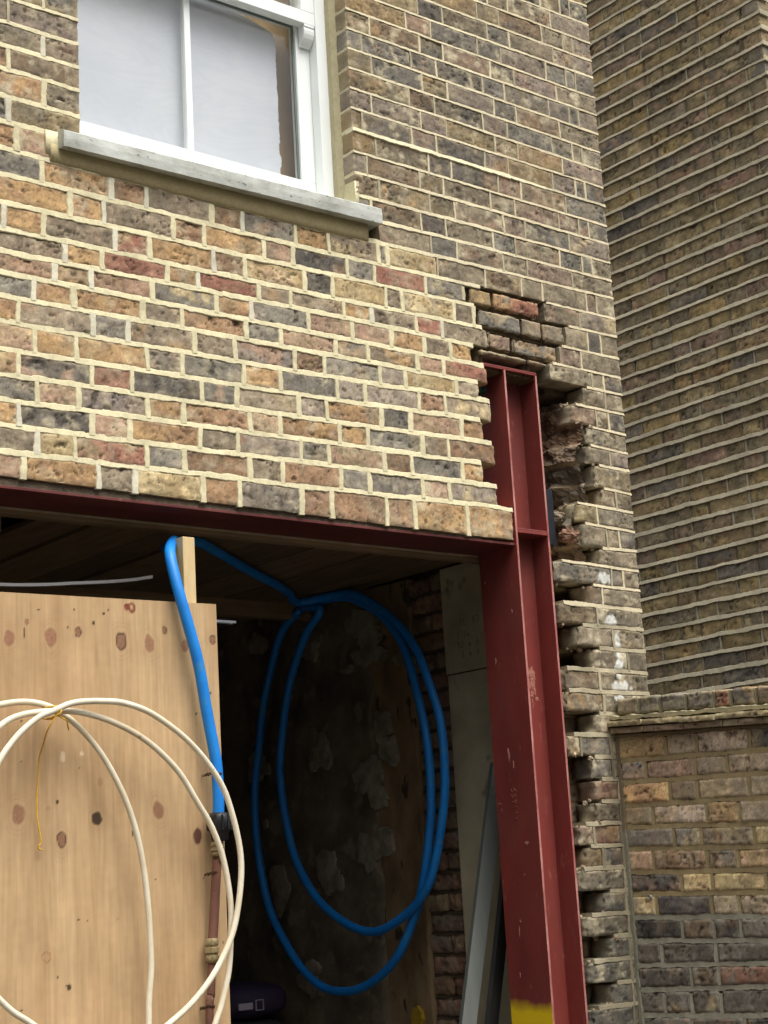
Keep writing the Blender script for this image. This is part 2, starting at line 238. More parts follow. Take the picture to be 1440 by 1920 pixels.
def zb(k, x):
    """height of the k-th bed joint of the house wall at x (old, slightly wandering courses)"""
    d = BD.get(k, [0, 0, 0, 0])
    t = d[3]
    if x <= BX[0]: t = d[0]
    elif x >= BX[3]: t = d[3]
    else:
        for i in range(3):
            if x <= BX[i+1]:
                f = (x-BX[i])/(BX[i+1]-BX[i]); t = d[i]*(1-f)+d[i+1]*f; break
    return 2.75+0.075*k+t+0.0016*noise.noise(Vector((x*5, k*7.3, 1)))

PAL = {
 'o': ((204, 160, 104), (176, 134, 94)), 'y': ((218, 192, 138), (198, 168, 114)), 'b': ((166, 126, 92), (138, 110, 84)),
 't': ((164, 146, 120), (132, 118, 98)), 'g': ((122, 117, 106), (146, 139, 124)), 'd': ((90, 86, 82), (118, 110, 98)),
 'r': ((156, 98, 80), (170, 118, 94)), 'p': ((190, 150, 122), (190, 158, 122)), 'k': ((182, 164, 144), (156, 142, 124)),
 'v': ((134, 121, 114), (154, 138, 120)), 'q': ((184, 142, 96), (156, 98, 78)), 'x': ((52, 50, 52), (76, 74, 72)),
 # weathered
 'T': ((158, 143, 116), (128, 116, 96)), 'U': ((158, 138, 100), (130, 118, 94)), 'G': ((134, 129, 118), (112, 108, 98)),
 'V': ((142, 126, 114), (150, 136, 118)), 'B': ((148, 122, 94), (124, 108, 88)), 'O': ((176, 146, 98), (148, 124, 92)),
 'P': ((162, 134, 112), (146, 122, 104)), 'D': ((104, 99, 92), (122, 114, 102)), 'Y': ((186, 166, 114), (156, 138, 98)),
 'R': ((142, 98, 82), (150, 114, 92)),
 # sooty flank
 'f': ((166, 144, 98), (136, 120, 86)), 'h': ((150, 134, 102), (124, 112, 88)), 'j': ((182, 154, 96), (152, 132, 88)),
 'l': ((156, 122, 102), (132, 110, 92)), 'n': ((124, 116, 104), (108, 102, 92)),
}
ALB = 0.98
RND = random.Random(5)
SAT, CON = .88, .80
def mute(c):
    l_ = sum(c)/3; base = (142, 126, 102)
    return tuple(max(8, min(250, base[i]+((l_+(c[i]-l_)*SAT)-base[i])*CON)) for i in range(3))
def brick(mb, P, u0, u1, vb, vt, code, depth=0.1, rough=1.0, rnd=2.0, ends=(0, 0), tiltn=None, film=0.25, filmc=(205, 192, 160), res=0.0052, dirt=None, gain=1.0):
    """one brick: displaced front face with rounded worn edges, sides going back. P(u,v,n) -> world, vb/vt(u) bed heights"""
    seed = RND.random()*200; sv = Vector((seed, seed*0.7, seed*1.3))
    c1, c2 = PAL[code]; jit = gain*(1+RND.uniform(-0.15, 0.15))
    c1 = lin(mute(c1), ALB*jit); c2 = lin(mute(c2), ALB*jit); cf = lin(filmc, ALB)
    nx = max(3, int((u1-u0)/res)); um = (u0+u1)/2; nz = max(3, int((vt(um)-vb(um))/res))
    t0, t1, t2 = (RND.uniform(-.0015, .0015), RND.uniform(-.0025, .0025), RND.uniform(-.0018, .0018)) if tiltn is None else tiltn
    crack = RND.random() < 0.7; flm = film*RND.uniform(0.2, 1.3); ang = RND.uniform(-.5, .9); fr_ = RND.uniform(.6, 1.3); pth = RND.choice([.40, .48, .55, .62, .8]); fr2 = RND.uniform(.5, 1.1)
    c3 = lin(mute(PAL[RND.choice('otbtpygU')][0]), ALB*jit); a3 = RND.uniform(.1, .85)
    V = []; C = []
    for j in range(nz+1):
        for i in range(nx+1):
            a = i/nx; b = j/nz
            u = u0+(u1-u0)*a; lo = vb(u); hi = vt(u); v = lo+(hi-lo)*b
            q = Vector((u*1.0, v*1.0, 0))*1.0+sv
            wob = 0.0017*rnd
            du = dv = 0
            e_l = (u-u0); e_r = (u1-u); e_b = v-lo; e_t = hi-v
            if i == 0: du = abs(noise.noise(q*45))*wob*(1+5*ends[0])
            elif i == nx: du = -abs(noise.noise(q*45))*wob*(1+5*ends[1])
            if j == 0: dv = noise.noise(q*38)*wob*0.8
            elif j == nz: dv = noise.noise(q*38+Vector((9, 0, 0)))*wob*0.8
            h = (noise.fractal(Vector((q.x*14+q.y*10*ang, q.y*30, q.z)), 0.9, 2.1, 4)*0.0022+noise.noise(q*85)*0.0011)*rough
            if crack:
                rr = abs(noise.noise(Vector((q.x*(11*fr_)+q.y*8, q.y*34*fr_+q.x*14*ang, q.z))+Vector((noise.noise(q*26)*.7, noise.noise(q*70)*.25, 0))))+.10*max(0, noise.noise(q*9+Vector((1, 2, 3)))+.1)
                if rr < 0.055: h -= 0.0050*(1-rr/0.055)*rough
            pit = noise.noise(Vector((q.x*58*fr2, q.y*84*fr2, q.z+31)))
            if pit > pth: h -= 0.004*min(1, (pit-pth)/0.15)*rough
            ed = min(e_l if not ends[0] else e_l*0.5, e_r if not ends[1] else e_r*0.5, e_b, e_t)
            rad = 0.005*rnd*0.6
            if ed < rad: h -= (1-ed/rad)**2*(0.0026 if rnd < 1.5 else .0038)*rnd*(0.6+0.6*abs(noise.noise(q*25)))
            if ends[0] and e_l < 0.03: h -= (1-e_l/0.03)**2*0.014*(0.5+abs(noise.noise(q*30)))
            if ends[1] and e_r < 0.03: h -= (1-e_r/0.03)**2*0.014*(0.5+abs(noise.noise(q*30)))
            h += t0+t1*(a-.5)+t2*(b-.5)
            V.append(P(u+du, v+dv, h))
            f = min(1, max(0, 0.5+1.5*noise.fractal(q*11, 0.8, 2.0, 3)+0.3*(seed % 1-0.5)))
            cc = [c1[k]*(1-f)+c2[k]*f for k in range(3)]
            g3 = max(0, min(1, noise.fractal(q*13+Vector((60, 0, 0)), .8, 2, 3)*2.4))*a3
            cc = [cc[k]*(1-g3)+c3[k]*g3 for k in range(3)]
            br = 1+0.26*noise.noise(q*20)+0.22*noise.noise(q*60)+0.16*noise.noise(q*150)
            if pit > pth: br *= 0.45
            sp = noise.noise(q*48+Vector((3, 50, 9)))
            if sp > 0.5: br *= 0.6
            elif sp < -0.42: br *= 1.3
            if crack and rr < 0.035: br *= 0.30+rr*15
            cr2 = abs(noise.noise(Vector((q.x*30+q.y*22*ang, q.y*75-q.x*20*ang, q.z+77))))
            if cr2 < .05: br *= .62+cr2*7; h -= .0012*(1-cr2/.05)
            V[-1] = P(u+du, v+dv, h)
            cc = [max(0.004, min(1, x*br)) for x in cc]
            ff = max(0, noise.fractal(q*20+Vector((0, 0, 40)), 0.7, 2.1, 4)*2.4-0.3)*flm*1.2
            if ed < 0.009: ff += flm*(1-ed/0.009)*(.5+1.2*max(0, noise.noise(q*30)))
            ff = min(0.85, ff)
            cc = [cc[k]*(1-ff)+cf[k]*ff for k in range(3)]
            if dirt: cc = dirt(P(u, v, 0), cc)
            C.append(tuple(cc))
    F = []
    W = nx+1
    for j in range(nz):
        for i in range(nx): F.append((j*W+i, j*W+i+1, (j+1)*W+i+1, (j+1)*W+i))
    mb.add(V, F, C, 0, True)
    # sides: ring going back
    ring = [i for i in range(nx+1)]+[j*W+nx for j in range(1, nz+1)]+[nz*W+i for i in range(nx-1, -1, -1)]+[j*W for j in range(nz-1, 0, -1)]
    uv = []
    for idx in ring:
        j, i = divmod(idx, W); u = u0+(u1-u0)*i/nx; lo = vb(u); hi = vt(u); uv.append((u, lo+(hi-lo)*j/nz))
    V2 = [V[i] for i in ring]; C2 = [C[i] for i in ring]; n = len(ring); F2 = []
    S = 4
    for s in range(1, S+1):
        d = depth*s/S
        for kk, (u, v) in enumerate(uv):
            q = Vector((u, v, d))+sv
            x = 0.0022*noise.noise(q*40)*rnd
            cu = (u-um); sg = 1 if cu > 0 else -1
            uu = u+(sg*x*(1 if kk > nx and kk < nx+nz or kk > 2*nx+nz else 0.3))
            if (ends[0] and u < u0+0.004) : uu += 0.012*noise.noise(q*24)
            if (ends[1] and u > u1-0.004): uu += 0.012*noise.noise(q*24)
            V2.append(P(uu, v+x*0.5, -d))
            br = 1+0.3*noise.noise(q*50); f = min(1, max(0, .5+noise.noise(q*15)))
            c = [min(1, (c1[k]*(1-f)+c2[k]*f)*br) for k in range(3)]
            g = max(0, min(.75, 0.35+1.2*noise.noise(q*18+Vector((5, 5, 5)))))*(1 if (ends[0] or ends[1]) else .4)
            C2.append(tuple(c[k]*(1-g)+cf[k]*g*0.8 for k in range(3)))
    for s in range(S):
        for kk in range(n): F2.append((s*n+kk, s*n+(kk+1) % n, (s+1)*n+(kk+1) % n, (s+1)*n+kk))
    F2.append(tuple(S*n+kk for kk in range(n)))
    mb.add(V2, F2, C2, 0, True)

def ribbon(mb, P, pts, hw, proud, colf, vertical=False, depth=0.095, step=0.010, struck=0.0, crumb=1.0):
    """a mortar joint: pts = function t->(u,v), t in 0..length ; cross-section with wobbling edges"""
    L, fn = pts
    n = max(2, int(L/step)); s = RND.random()*99; V = []; C = []
    for i in range(n+1):
        t = L*i/n; u, v = fn(t); q = Vector((u*1.0, v*1.0, s))
        a = hw*(1+0.34*crumb*noise.noise(q*17)+0.28*crumb*noise.noise(q*55)+.2*noise.noise(q*130)); b = hw*(1+0.34*crumb*noise.noise(q*17+Vector((7, 7, 7)))+0.30*crumb*noise.noise(q*55+Vector((3, 3, 3)))+.2*noise.noise(q*140))
        pr = proud+0.0012*noise.noise(q*40)
        c = colf(u, v); br = .97+0.16*noise.noise(q*9)+0.12*noise.noise(q*35)+0.08*noise.noise(q*120)
        if vertical: prof = [(-b, 0, -depth), (-b, 0, pr*.2-.001), (-b*.72, 0, pr), (a*.72, 0, pr), (a, 0, pr*.2-.001), (a, 0, -depth)]
        else: prof = [(0, -b, -depth), (0, -b, pr*.2-.001+struck), (0, -b*.75, pr+struck), (0, a*.72, pr-struck*.5), (0, a, pr*.2-.001-struck), (0, a, -depth)]
        for k, (du, dv, nn) in enumerate(prof):
            V.append(P(u+du, v+dv, nn)); g = br*(1+.06*noise.noise(q*200+Vector((k, 0, 0))))
            if k in (1, 4): g *= 0.76  # shadow line along the joint edges, put into the vertex colour
            C.append(tuple(min(1, x*g) for x in c))
    F = []
    for i in range(n):
        for k in range(5): F.append((i*6+k, i*6+k+1, (i+1)*6+k+1, (i+1)*6+k))
    F.append(tuple(reversed(range(6)))); F.append(tuple(n*6+k for k in range(6)))
    mb.add(V, F, C, 1, False)

M_BRICK = surf('weathered stock brick', (.72, .72, .72), (1.2, 1.2, 1.2), scale=140, rough=.92, bump=.45, bscale=260, attr='Col', spec=.15, bdist=.0018)
M_MORT = surf('lime mortar', (.82, .82, .82), (1.1, 1.1, 1.08), scale=110, rough=.95, bump=.35, bscale=380, attr='Col', spec=.1, bdist=.0012)
M_RUB = surf('rubble core', lin((84, 74, 62)), lin((120, 104, 84)), scale=30, rough=.95, bump=.8, bscale=40, bdist=.02)

# ------------------------------------------------------------------ ground
g = MB(); g.add([(-60, -60, 0), (60, -60, 0), (60, 60, 0), (-60, 60, 0)], [(0, 1, 2, 3)])
ground = g.build('ground', surf('concrete ground', lin((66, 63, 58)), lin((80, 76, 70)), scale=3, rough=.9, bump=.3, bscale=30), attr=False)
tag(ground, kind='structure')

# ------------------------------------------------------------------ house wall
PW = lambda u, v, n: (u, -n, v)
hw_ = MB()
WJL, WJR, WZ = 0.187, 1.222, 3.82
XE = 2.4469
def newness(x, z):
    """0 = old grey pointing, 1 = fresh cream repointing (the lower left field)"""
    b = 3.93+(x-1.22)*(3.52-3.93)/(1.72-1.22) if x > 1.1 else 4.12
    a = (b-z)/(0.12 if x > 1.1 else .5)+0.5+0.25*noise.noise(Vector((x*6, z*9, 4)))
    if x > 1.86 : a = 0.12+0.2*noise.noise(Vector((x*9, z*9, 8)))
    return max(0, min(1, a))
CN, CO, CP = lin((228, 217, 178), .92), lin((214, 202, 170), .95), lin((206, 190, 158), .92)
def mcol(x, z):
    f = newness(x, z); c = [CO[k]*(1-f)+CN[k]*f for k in range(3)]
    if x > 1.9:
        g_ = 0.5+0.5*noise.noise(Vector((x*7, z*7, 2)))
        c = [CO[k]*(1-g_)+CP[k]*g_ for k in range(3)]
        if z < 2.5: d_ = .62+.22*noise.noise(Vector((x*11, z*13, 6))); c = [v*d_ for v in c]
    return c
def zrow(k, s, off):
    return lambda u: zb(k, u)+s*off
def stain(p, c):
    # runs of white filler on the pier and pale dusting near the cut edge
    x, y, z = p
    for (sx, sz, rx, rz) in ((2.277, 2.478, .036, .034), (2.300, 2.395, .022, .060), (2.297, 2.31, .026, .04), (2.303, 2.245, .06, .027), (2.29, 2.20, .03, .02), (2.262, 2.633, .035, .03), (2.305, 2.335, .028, .012), (2.345, 2.352, .012, .014)):
        d = ((x-sx)/rx)**2+((z-sz)/rz)**2+0.9*noise.noise(Vector((x*60, z*60, 1)))
        if d < 0.8:
            w_ = lin((226, 226, 218), .95); f = min(1, (0.8-d)/.35)*.8; c = [c[k]*(1-f)+w_[k]*f for k in range(3)]
    if x > 2.0 and z < 2.75:
        f = max(0, noise.noise(Vector((x*14, z*14, 3)))*.5-.05); w_ = lin((186, 172, 146), .85); c = [c[k]*(1-f)+w_[k]*f for k in range(3)]
        if z < 1.6: f = .25; w_ = lin((96, 96, 92), .8); c = [c[k]*(1-f)+w_[k]*f for k in range(3)]
    return c
OLD = 'TTTUUGGVVBBOPDDGVDB'
def tone(code, x, z):
    f = newness(x, z)
    m = {'o': 'O', 'y': 'Y', 'b': 'B', 't': 'T', 'g': 'G', 'd': 'D', 'r': 'R', 'p': 'P', 'k': 'T', 'v': 'V', 'q': 'q', 'x': 'x'}
    return code if (f > .45 or code not in m) else m[code]
def jw(x, z):   # half width of joints
    f = newness(x, z)
    if x > 1.95 and z < 2.45: return .0072
    return 0.0054+0.0026*f
def wall_row(k, J, codes, lend=0, rend=0, lo=None, hi=None, depth=.1, w0=None):
    zm = 2.7875+.075*k
    for i, c in enumerate(codes):
        a, b = J[i], J[i+1]; xm = (a+b)/2; hw = jw(xm, zm)
        le = 1 if (i == 0 and lend) else 0; re = 1 if (i == len(codes)-1 and rend) else 0
        ua = a+(0 if le or (i == 0 and (abs(a-WJR) < .002)) else hw*.7); ub = b-(0 if re or abs(b-XE) < .002 or abs(b-WJL) < .002 else hw*.7)
        vb = zrow(k, 1, hw*.75); vt = zrow(k+1, -1, hw*.75)
        if lo: vb = (lambda l: (lambda u: max(zb(k, u)+.004, l)))(lo)
        brick(hw_, PW, ua, ub, vb, vt, tone(c, xm, zm), depth=depth, ends=(le, re), rnd=1.0+(0.7 if (xm > 1.9 and k < 8) else 0), film=(.6 if (xm > 1.95 and zm < 2.5) else .35) if newness(xm, zm) < .5 else .28, dirt=stain if xm > 1.95 and k < 3 else None, gain=(1.0-.16*(1-newness(xm, zm)))*(.84 if xm > 1.95 and zm < 2.55 else 1))
        if i > 0:
            f = newness(a, zm); z0 = zb(k, a); z1 = zb(k+1, a)
            pc = mcol(a, zm)
            if f < .4 and RND.random() < .4: pc = [q_*.7 for q_ in pc]
            if f > .4 and RND.random() < (.4 if a < .35 else .12): pc = lin((224, 217, 192), .92)
            jx = RND.uniform(-.003, .003)
            ribbon(hw_, PW, (z1-z0-.004, (lambda a_, z_, j_: (lambda t: (a_+j_*(t/.07-.5), z_+.002+t)))(a, z0, jx)), hw*(1.22 if f > .4 else .85)*RND.uniform(.82, 1.2), +.0006+.0010*f, lambda u, v, pc=pc: pc, vertical=True)
def bed(k, x0, x1, hwk=1.0, col=None, proud=None):
    if x1-x0 < .02: return
    zm = 2.75+.075*k; f = newness((x0+x1)/2, zm)
    # split in pieces so width follows newness
    n = max(1, int((x1-x0)/.5)); 
    for i in range(n):
        a = x0+(x1-x0)*i/n; b = x0+(x1-x0)*(i+1)/n; fm = newness((a+b)/2, zm)
        ribbon(hw_, PW, (b-a, (lambda a_: (lambda t: (a_+t, zb(k, a_+t))))(a)), (0.0058+.0040*newness(a, zm)*.5+.0040*newness(b, zm)*.5)*hwk, (.0006 if proud is None else proud), col or mcol, struck=.0010)

def flemish(x0, x1, parity, hdr_first, rnd, codes):
    """joints and codes from x0 to x1"""
    J = [x0]; cs = ''; x = x0; h = hdr_first
    while x < x1-.03:
        wd = .1125 if h else .2275
        wd += RND.uniform(-.008, .008)
        if x+wd > x1-.04: wd = x1-x
        x += wd; J.append(min(x, x1)); cs += RND.choice(codes); h = not h
    J[-1] = x1
    return J, cs
LX = -1.4
ext = {}
for k in range(-24, 44):
    segs = []     # (joints, codes, lend, rend)
    par = k % 2
    if k in ROWS:
        J, c = list(ROWS[k][0]), ROWS[k][1]
        # continue to the left, out of frame
        Jl, cl = flemish(0, J[0]-LX, 0, par == 0, RND, 'obtgpkod'); Jl = [J[0]-q for q in reversed(Jl)]; 
        segs.append((Jl+J[1:], cl+c, 0, 0 if k >= 12 else 1))
    if k in RIGHT:
        segs.append((RIGHT[k][0], RIGHT[k][1], 0 if k >= 7 else 1, 0))
    if k >= 13:
        # quoin pattern at the house corner
        if par == 0: tail = [XE-.1025, XE-.155]; ct = [RND.choice('GTVD'), RND.choice('TG')]
        else: tail = [XE-.215]; ct = [RND.choice('TVUG')]
        xs_ = tail[-1]
        full = k*.075+2.79 < 6.2
        if k == 13: x_l = 1.31
        else: x_l = WJR
        Jm, cm = flemish(0, xs_-x_l, 0, False if par else True, RND, OLD)
        Jm = [xs_-q for q in reversed(Jm)]
        if x_l == WJR and len(Jm) > 2:
            # regular start at the window jamb
            st = .2275 if par else .105
        segs.append((Jm+list(reversed(tail))[1:]+[XE], ''.join(reversed(cm))+''.join(reversed(ct)), 0, 0))
        xr = .10 if k == 13 else WJL
        Jl, cl = flemish(0, xr-LX, 0, par == 1, RND, OLD if k > 17 else 'otobtgTUBTpG'); Jl = [xr-q for q in reversed(Jl)]
        segs.append((Jl, cl[::-1], 0, 0))
    ext[k] = []
    for J, c, le, re in segs:
        # jamb bricks under the head of the window opening: window goes up to 5.7
        wall_row(k, J, c, le, re); ext[k].append((J[0], J[-1]))
def bedcol(k):
    if k == 18: return lambda u, v: (lin((236, 226, 190), .95) if u < 1.22+.9+.1*noise.noise(Vector((u*9, 0, 0))) else lin((204, 194, 164), .92))
    return None
for k in range(-23, 44):
    done = ext.get(k-1, [])
    up = ext.get(k, [])
    for (a, b) in done:
        # mortar lies on the lower course
        lim = b
        big = 1.0
        if k == 18 and a > 1: 
            bed(k, a, 1.95, 1.55, bedcol(k), .004); bed(k, 1.95, b, 1.15, bedcol(k), .003); continue
        if k == 12 and a < 0: bed(k, a, 1.76); continue
        if k in (9, 10, 11) and a < 0: lim = max([q[1] for q in up if q[0] < 0]+[0]) if up else b; lim = min(b, lim+.03)
        if a > 1.9: a += RND.uniform(.008, .03); big = .95 if k > -3 else 1.35
        if k < 9 and a < 0: lim -= RND.uniform(.006, .026)
        bed(k, a, lim, big, None, None if k > -3 else -.0002)
# bottom pointing under course 0 is absent: bricks sit on the steel.  Patch above the column: raked, no mortar
for k, L in PATCH.items():
    for a, b, c in L:
        lo = None
        if k == 8: lo = 3.392
        vb = (lambda kk, l: (lambda u: max(zb(kk, u)+.009, l) if l else zb(kk, u)+.009))(k, lo); vt = (lambda kk: (lambda u: zb(kk+1, u)-.008))(k)
        rec = {11: -.004, 10: -.003, 9: -.008, 8: .004}[k]
        brick(hw_, PW, a+.004, b-.004, vb, vt, {'t': 'T', 'b': 'B', 'g': 'G', 'p': 'P', 'o': 'O', 'q': 'q'}[c], rnd=2.3, tiltn=(rec, RND.uniform(-.004, .004), RND.uniform(-.003, .003)), film=.5, filmc=(170, 150, 122))
for (k, a, b) in ((11, 1.70, 2.01), (10, 1.715, 2.07), (9, 1.76, 2.06), (8, 1.74, 2.02), (12, 1.76, 2.02)):
    z = zb(k, (a+b)/2)
    ribbon(hw_, PW, (b-a, (lambda a_, k_: (lambda t: (a_+t, zb(k_, a_+t))))(a, k)), .011, -.022, lambda u, v: lin((120, 104, 82), .8), depth=.08, crumb=1.6)
for k, L in PATCH.items():
    for i in range(len(L)):
        a = L[i][0]; z0 = zb(k, a)
        ribbon(hw_, PW, (.07, (lambda a_, z_: (lambda t: (a_, z_+t)))(a, z0)), .009, -.024, lambda u, v: lin((112, 98, 78), .8), vertical=True, depth=.08, crumb=1.6)
ribbon(hw_, PW, (.075, lambda t: (2.02, zb(11, 2.02)+t)), .009, -.012, lambda u, v: lin((120, 104, 82), .8), vertical=True, depth=.08)
# pale mortar left standing at the end of the repointed courses 10/11
ribbon(hw_, PW, (.078, lambda t: (1.719, zb(10, 1.72)-.004+t)), .010, .002, lambda u, v: CN, vertical=True, crumb=1.6)
ribbon(hw_, PW, (.05, lambda t: (1.68, zb(11, 1.68)+.012+t)), .008, .001, lambda u, v: lin((190, 178, 148)), vertical=True, crumb=1.6)
# second leaf of bricks seen in the cut (toothed) edge of the pier and in the pocket
PB = lambda u, v, n: (u, .112-n, v)
for k in range(-24, 8):
    r0 = RIGHT[k][0][0] if k in RIGHT else 2.2
    cut = r0+RND.uniform(.01, .05) if r0 > 2.17 else 2.085+RND.uniform(-.015, .03)
    if r0 > 2.17 or k >= 2: continue
    J, c = flemish(0, XE-.02-cut, 0, k % 2 == 0, RND, 'BTRBTUPb'); J = [XE-.02-q for q in reversed(J)]
    for i in range(len(c)):
        if J[i] > 2.34: continue
        brick(hw_, PB, J[i]+.004, J[i+1]-.005, zrow(k, 1, .007), zrow(k+1, -1, .006), c[i], depth=.1, rnd=2.4, rough=2.0, ends=(1 if i == 0 else 0, 0), film=.9, filmc=(150, 128, 100), res=.011)
    ribbon(hw_, PB, (XE-.03-cut, (lambda c_, k_: (lambda t: (c_+t, zb(k_, c_+t))))(cut, k)), .0085, -.004, lambda u, v: lin((176, 156, 124), .8), depth=.09, crumb=1.6)
# crumbled lumps of old mortar and half bats sticking out of the cut edge
def lump(mb, c, r, col, s, amp=.45):
    V = []; F = []; C = []; A, B = 18, 12; col = lin(mute(col), ALB)
    for j in range(B+1):
        th = math.pi*j/B
        for i in range(A):
            ph = 2*math.pi*i/A; d = Vector((math.sin(th)*math.cos(ph), math.sin(th)*math.sin(ph), math.cos(th)))
            n_ = 1+amp*.85*(noise.fractal(d*1.7+Vector((s, s, s)), .75, 2.2, 4))-.18*abs(noise.noise(d*4+Vector((0, s, 0)))); br = 1+.7*noise.noise(d*4+Vector((s, 0, 0)))+.4*noise.noise(d*11)
            V.append((c[0]+d.x*r[0]*n_, c[1]+d.y*r[1]*n_, c[2]+d.z*r[2]*n_)); C.append(tuple(max(0, min(1, q_*br)) for q_ in col))
    for j in range(B):
        for i in range(A): F.append((j*A+i, j*A+(i+1) % A, (j+1)*A+(i+1) % A, (j+1)*A+i))
    mb.add(V, F, C, 0, False)
def broken(x_of, y0, y1, z0, z1, s, ny=26, dz=.006):
    """fractured masonry face turned towards -x: courses of snapped brick with mortar between"""
    nz = max(2, int((z1-z0)/dz)); V = []; C = []
    for j in range(nz+1):
        z = z0+(z1-z0)*j/nz; kz = (z-2.75)/.075; fr = kz-math.floor(kz); rk = math.floor(kz)
        rr_ = random.Random(rk*7+s); off = rr_.uniform(-.022, .022); bc = lin(mute(rr_.choice([(146, 120, 98), (140, 120, 96), (130, 116, 96), (148, 114, 86), (122, 112, 98)])), .62)
        for i in range(ny+1):
            y = y0+(y1-y0)*i/ny; q = Vector((y*1.0, z*1.0, s))
            n1 = noise.fractal(q*16, .6, 2.2, 4)*.020+noise.noise(q*34)*.010+abs(noise.noise(q*22))*.012
            gap = .016*max(0, 1-min(fr, 1-fr)/.16)
            x = x_of(y, z)+off*min(1, min(fr, 1-fr)/.1)+n1+gap*noise.noise(q*9)*1.5
            V.append((x, y+.006*noise.noise(q*30+Vector((4, 4, 4))), z+.005*noise.noise(q*25+Vector((8, 8, 8)))))
            m_ = min(1, max(0, (1-min(fr, 1-fr)/.11)+.6*noise.noise(q*24))); br = 1+.45*noise.noise(q*28)+.35*noise.noise(q*80)
            mc_ = lin((176, 154, 124), .8); C.append(tuple(max(.004, min(1, (bc[k]*(1-m_)+mc_[k]*m_)*br)) for k in range(3)))
    W_ = ny+1
    hw_.add(V, [(j*W_+i, j*W_+i+1, (j+1)*W_+i+1, (j+1)*W_+i) for j in range(nz) for i in range(ny)], C, 0, False)
broken(lambda y, z: 2.205-.35*y-.02*math.sin(z*17), .004, .20, 2.86, 3.30, 3)
broken(lambda y, z: 2.165-.28*y-.02*math.sin(z*23), .020, .20, 2.655, 2.87, 5)
broken(lambda y, z: 2.245-.02*y, .012, .215, 1.0, 2.66, 8)
for (x, y, z, rx, ry, rz, cc, s) in ((2.135, .035, 2.785, .030, .04, .028, (146, 104, 82), 8), (2.13, .10, 2.86, .03, .05, .03, (134, 120, 100), 7), (2.19, .03, 1.845, .02, .03, .022, (150, 92, 78), 14)):
    lump(hw_, (x, y, z), (rx, ry, rz), cc, s)
for i in range(110):   # small crumbs along the toothing
    k = RND.randint(-22, 6); x0 = RIGHT[k][0][0] if k in RIGHT else 2.2
    z = 2.75+.075*k+RND.choice([.004, .070])+RND.uniform(-.004, .006)
    lump(hw_, (max(2.045, x0+RND.uniform(-.012, .03)), RND.uniform(.0, .07), z), [RND.uniform(.004, .010)]*3, RND.choice([(196, 178, 146), (160, 136, 108), (140, 110, 88), (180, 160, 130)]), RND.random()*50, .6)
# cement fillet under the window sill and render strip beside it
fv = []
ff = MB()
def band(mb, x0, x1, zt, zbm, y0, y1, col, mi=1, n=60):
    V = []; C = []
    for i in range(n+1):
        x = x0+(x1-x0)*i/n
        for t, (yy, zz) in enumerate(((y0, zt(x)), (y1, zt(x)-.004), (y1-.0005, (zt(x)+zbm(x))/2), (y1+.001, zbm(x)+.003*noise.noise(Vector((x*25, 1, 3)))), (y0+.02, zbm(x)-.002))):
            V.append((x, yy+.0012*noise.noise(Vector((x*30, t, 3))), zz)); b_ = 1+.12*noise.noise(Vector((x*20, t*2, 5))); C.append(tuple(q_*b_ for q_ in col))
    F = []
    for i in range(n):
        for k in range(4): F.append((i*5+k, i*5+k+1, (i+1)*5+k+1, (i+1)*5+k))
    F.append((0, 1, 2, 3, 4)); F.append(tuple(n*5+k for k in (4, 3, 2, 1, 0)))
    mb.add(V, F, C, mi, True)
band(hw_, .085, 1.262, lambda x: 3.772, lambda x: zb(13, x)-.002-.004*math.sin(x*2), .05, -.006, lin((206, 190, 146), .85))
band(hw_, .070, .125, lambda x: 3.812, lambda x: 3.735, .05, -.005, CN, n=12)
band(hw_, WJR-.004, WJR+.012, lambda x: 3.92, lambda x: 3.82, .05, -.002, CN, n=6)
# core of the wall behind the face bricks
core = [(LX, .012, 2.7312, 1.69, .098, 2.752), (LX, .1, 2.757, .185, .30, 6.1), (.185, .1, 2.757, 1.224, .30, 3.80), (1.224, .1, 2.757, 1.70, .30, 6.1), (1.70, .1, 3.392, 2.14, .30, 6.1),
        (2.14, .1, 3.33, XE-.002, .30, 6.1), (2.26, .19, 0, XE-.002, .30, 3.33), (LX, .1, 5.75, XE-.002, .30, 6.1), (2.06, .215, 0, 2.26, .30, 3.33), (2.258, .11, 0, 2.262, .189, 3.0)]
for q in core: hw_.box(*q, col=lin((96, 84, 68)), mi=2)
hw_.box(LX, .0, 5.99, XE-.002, .1, 6.1, col=lin((96, 84, 68)), mi=2)
for z0 in [zz*.1 for zz in range(0, 11)]:
    hw_.box(2.26, .03, z0, XE-.002, .19, z0+.098, col=lin((110, 100, 84)), mi=2)
wall = hw_.build('house_wall', [M_BRICK, M_MORT, M_RUB])
tag(wall, 'yellow stock brick house wall with cream pointing and a ragged cut edge beside the red steel column', 'brick wall')

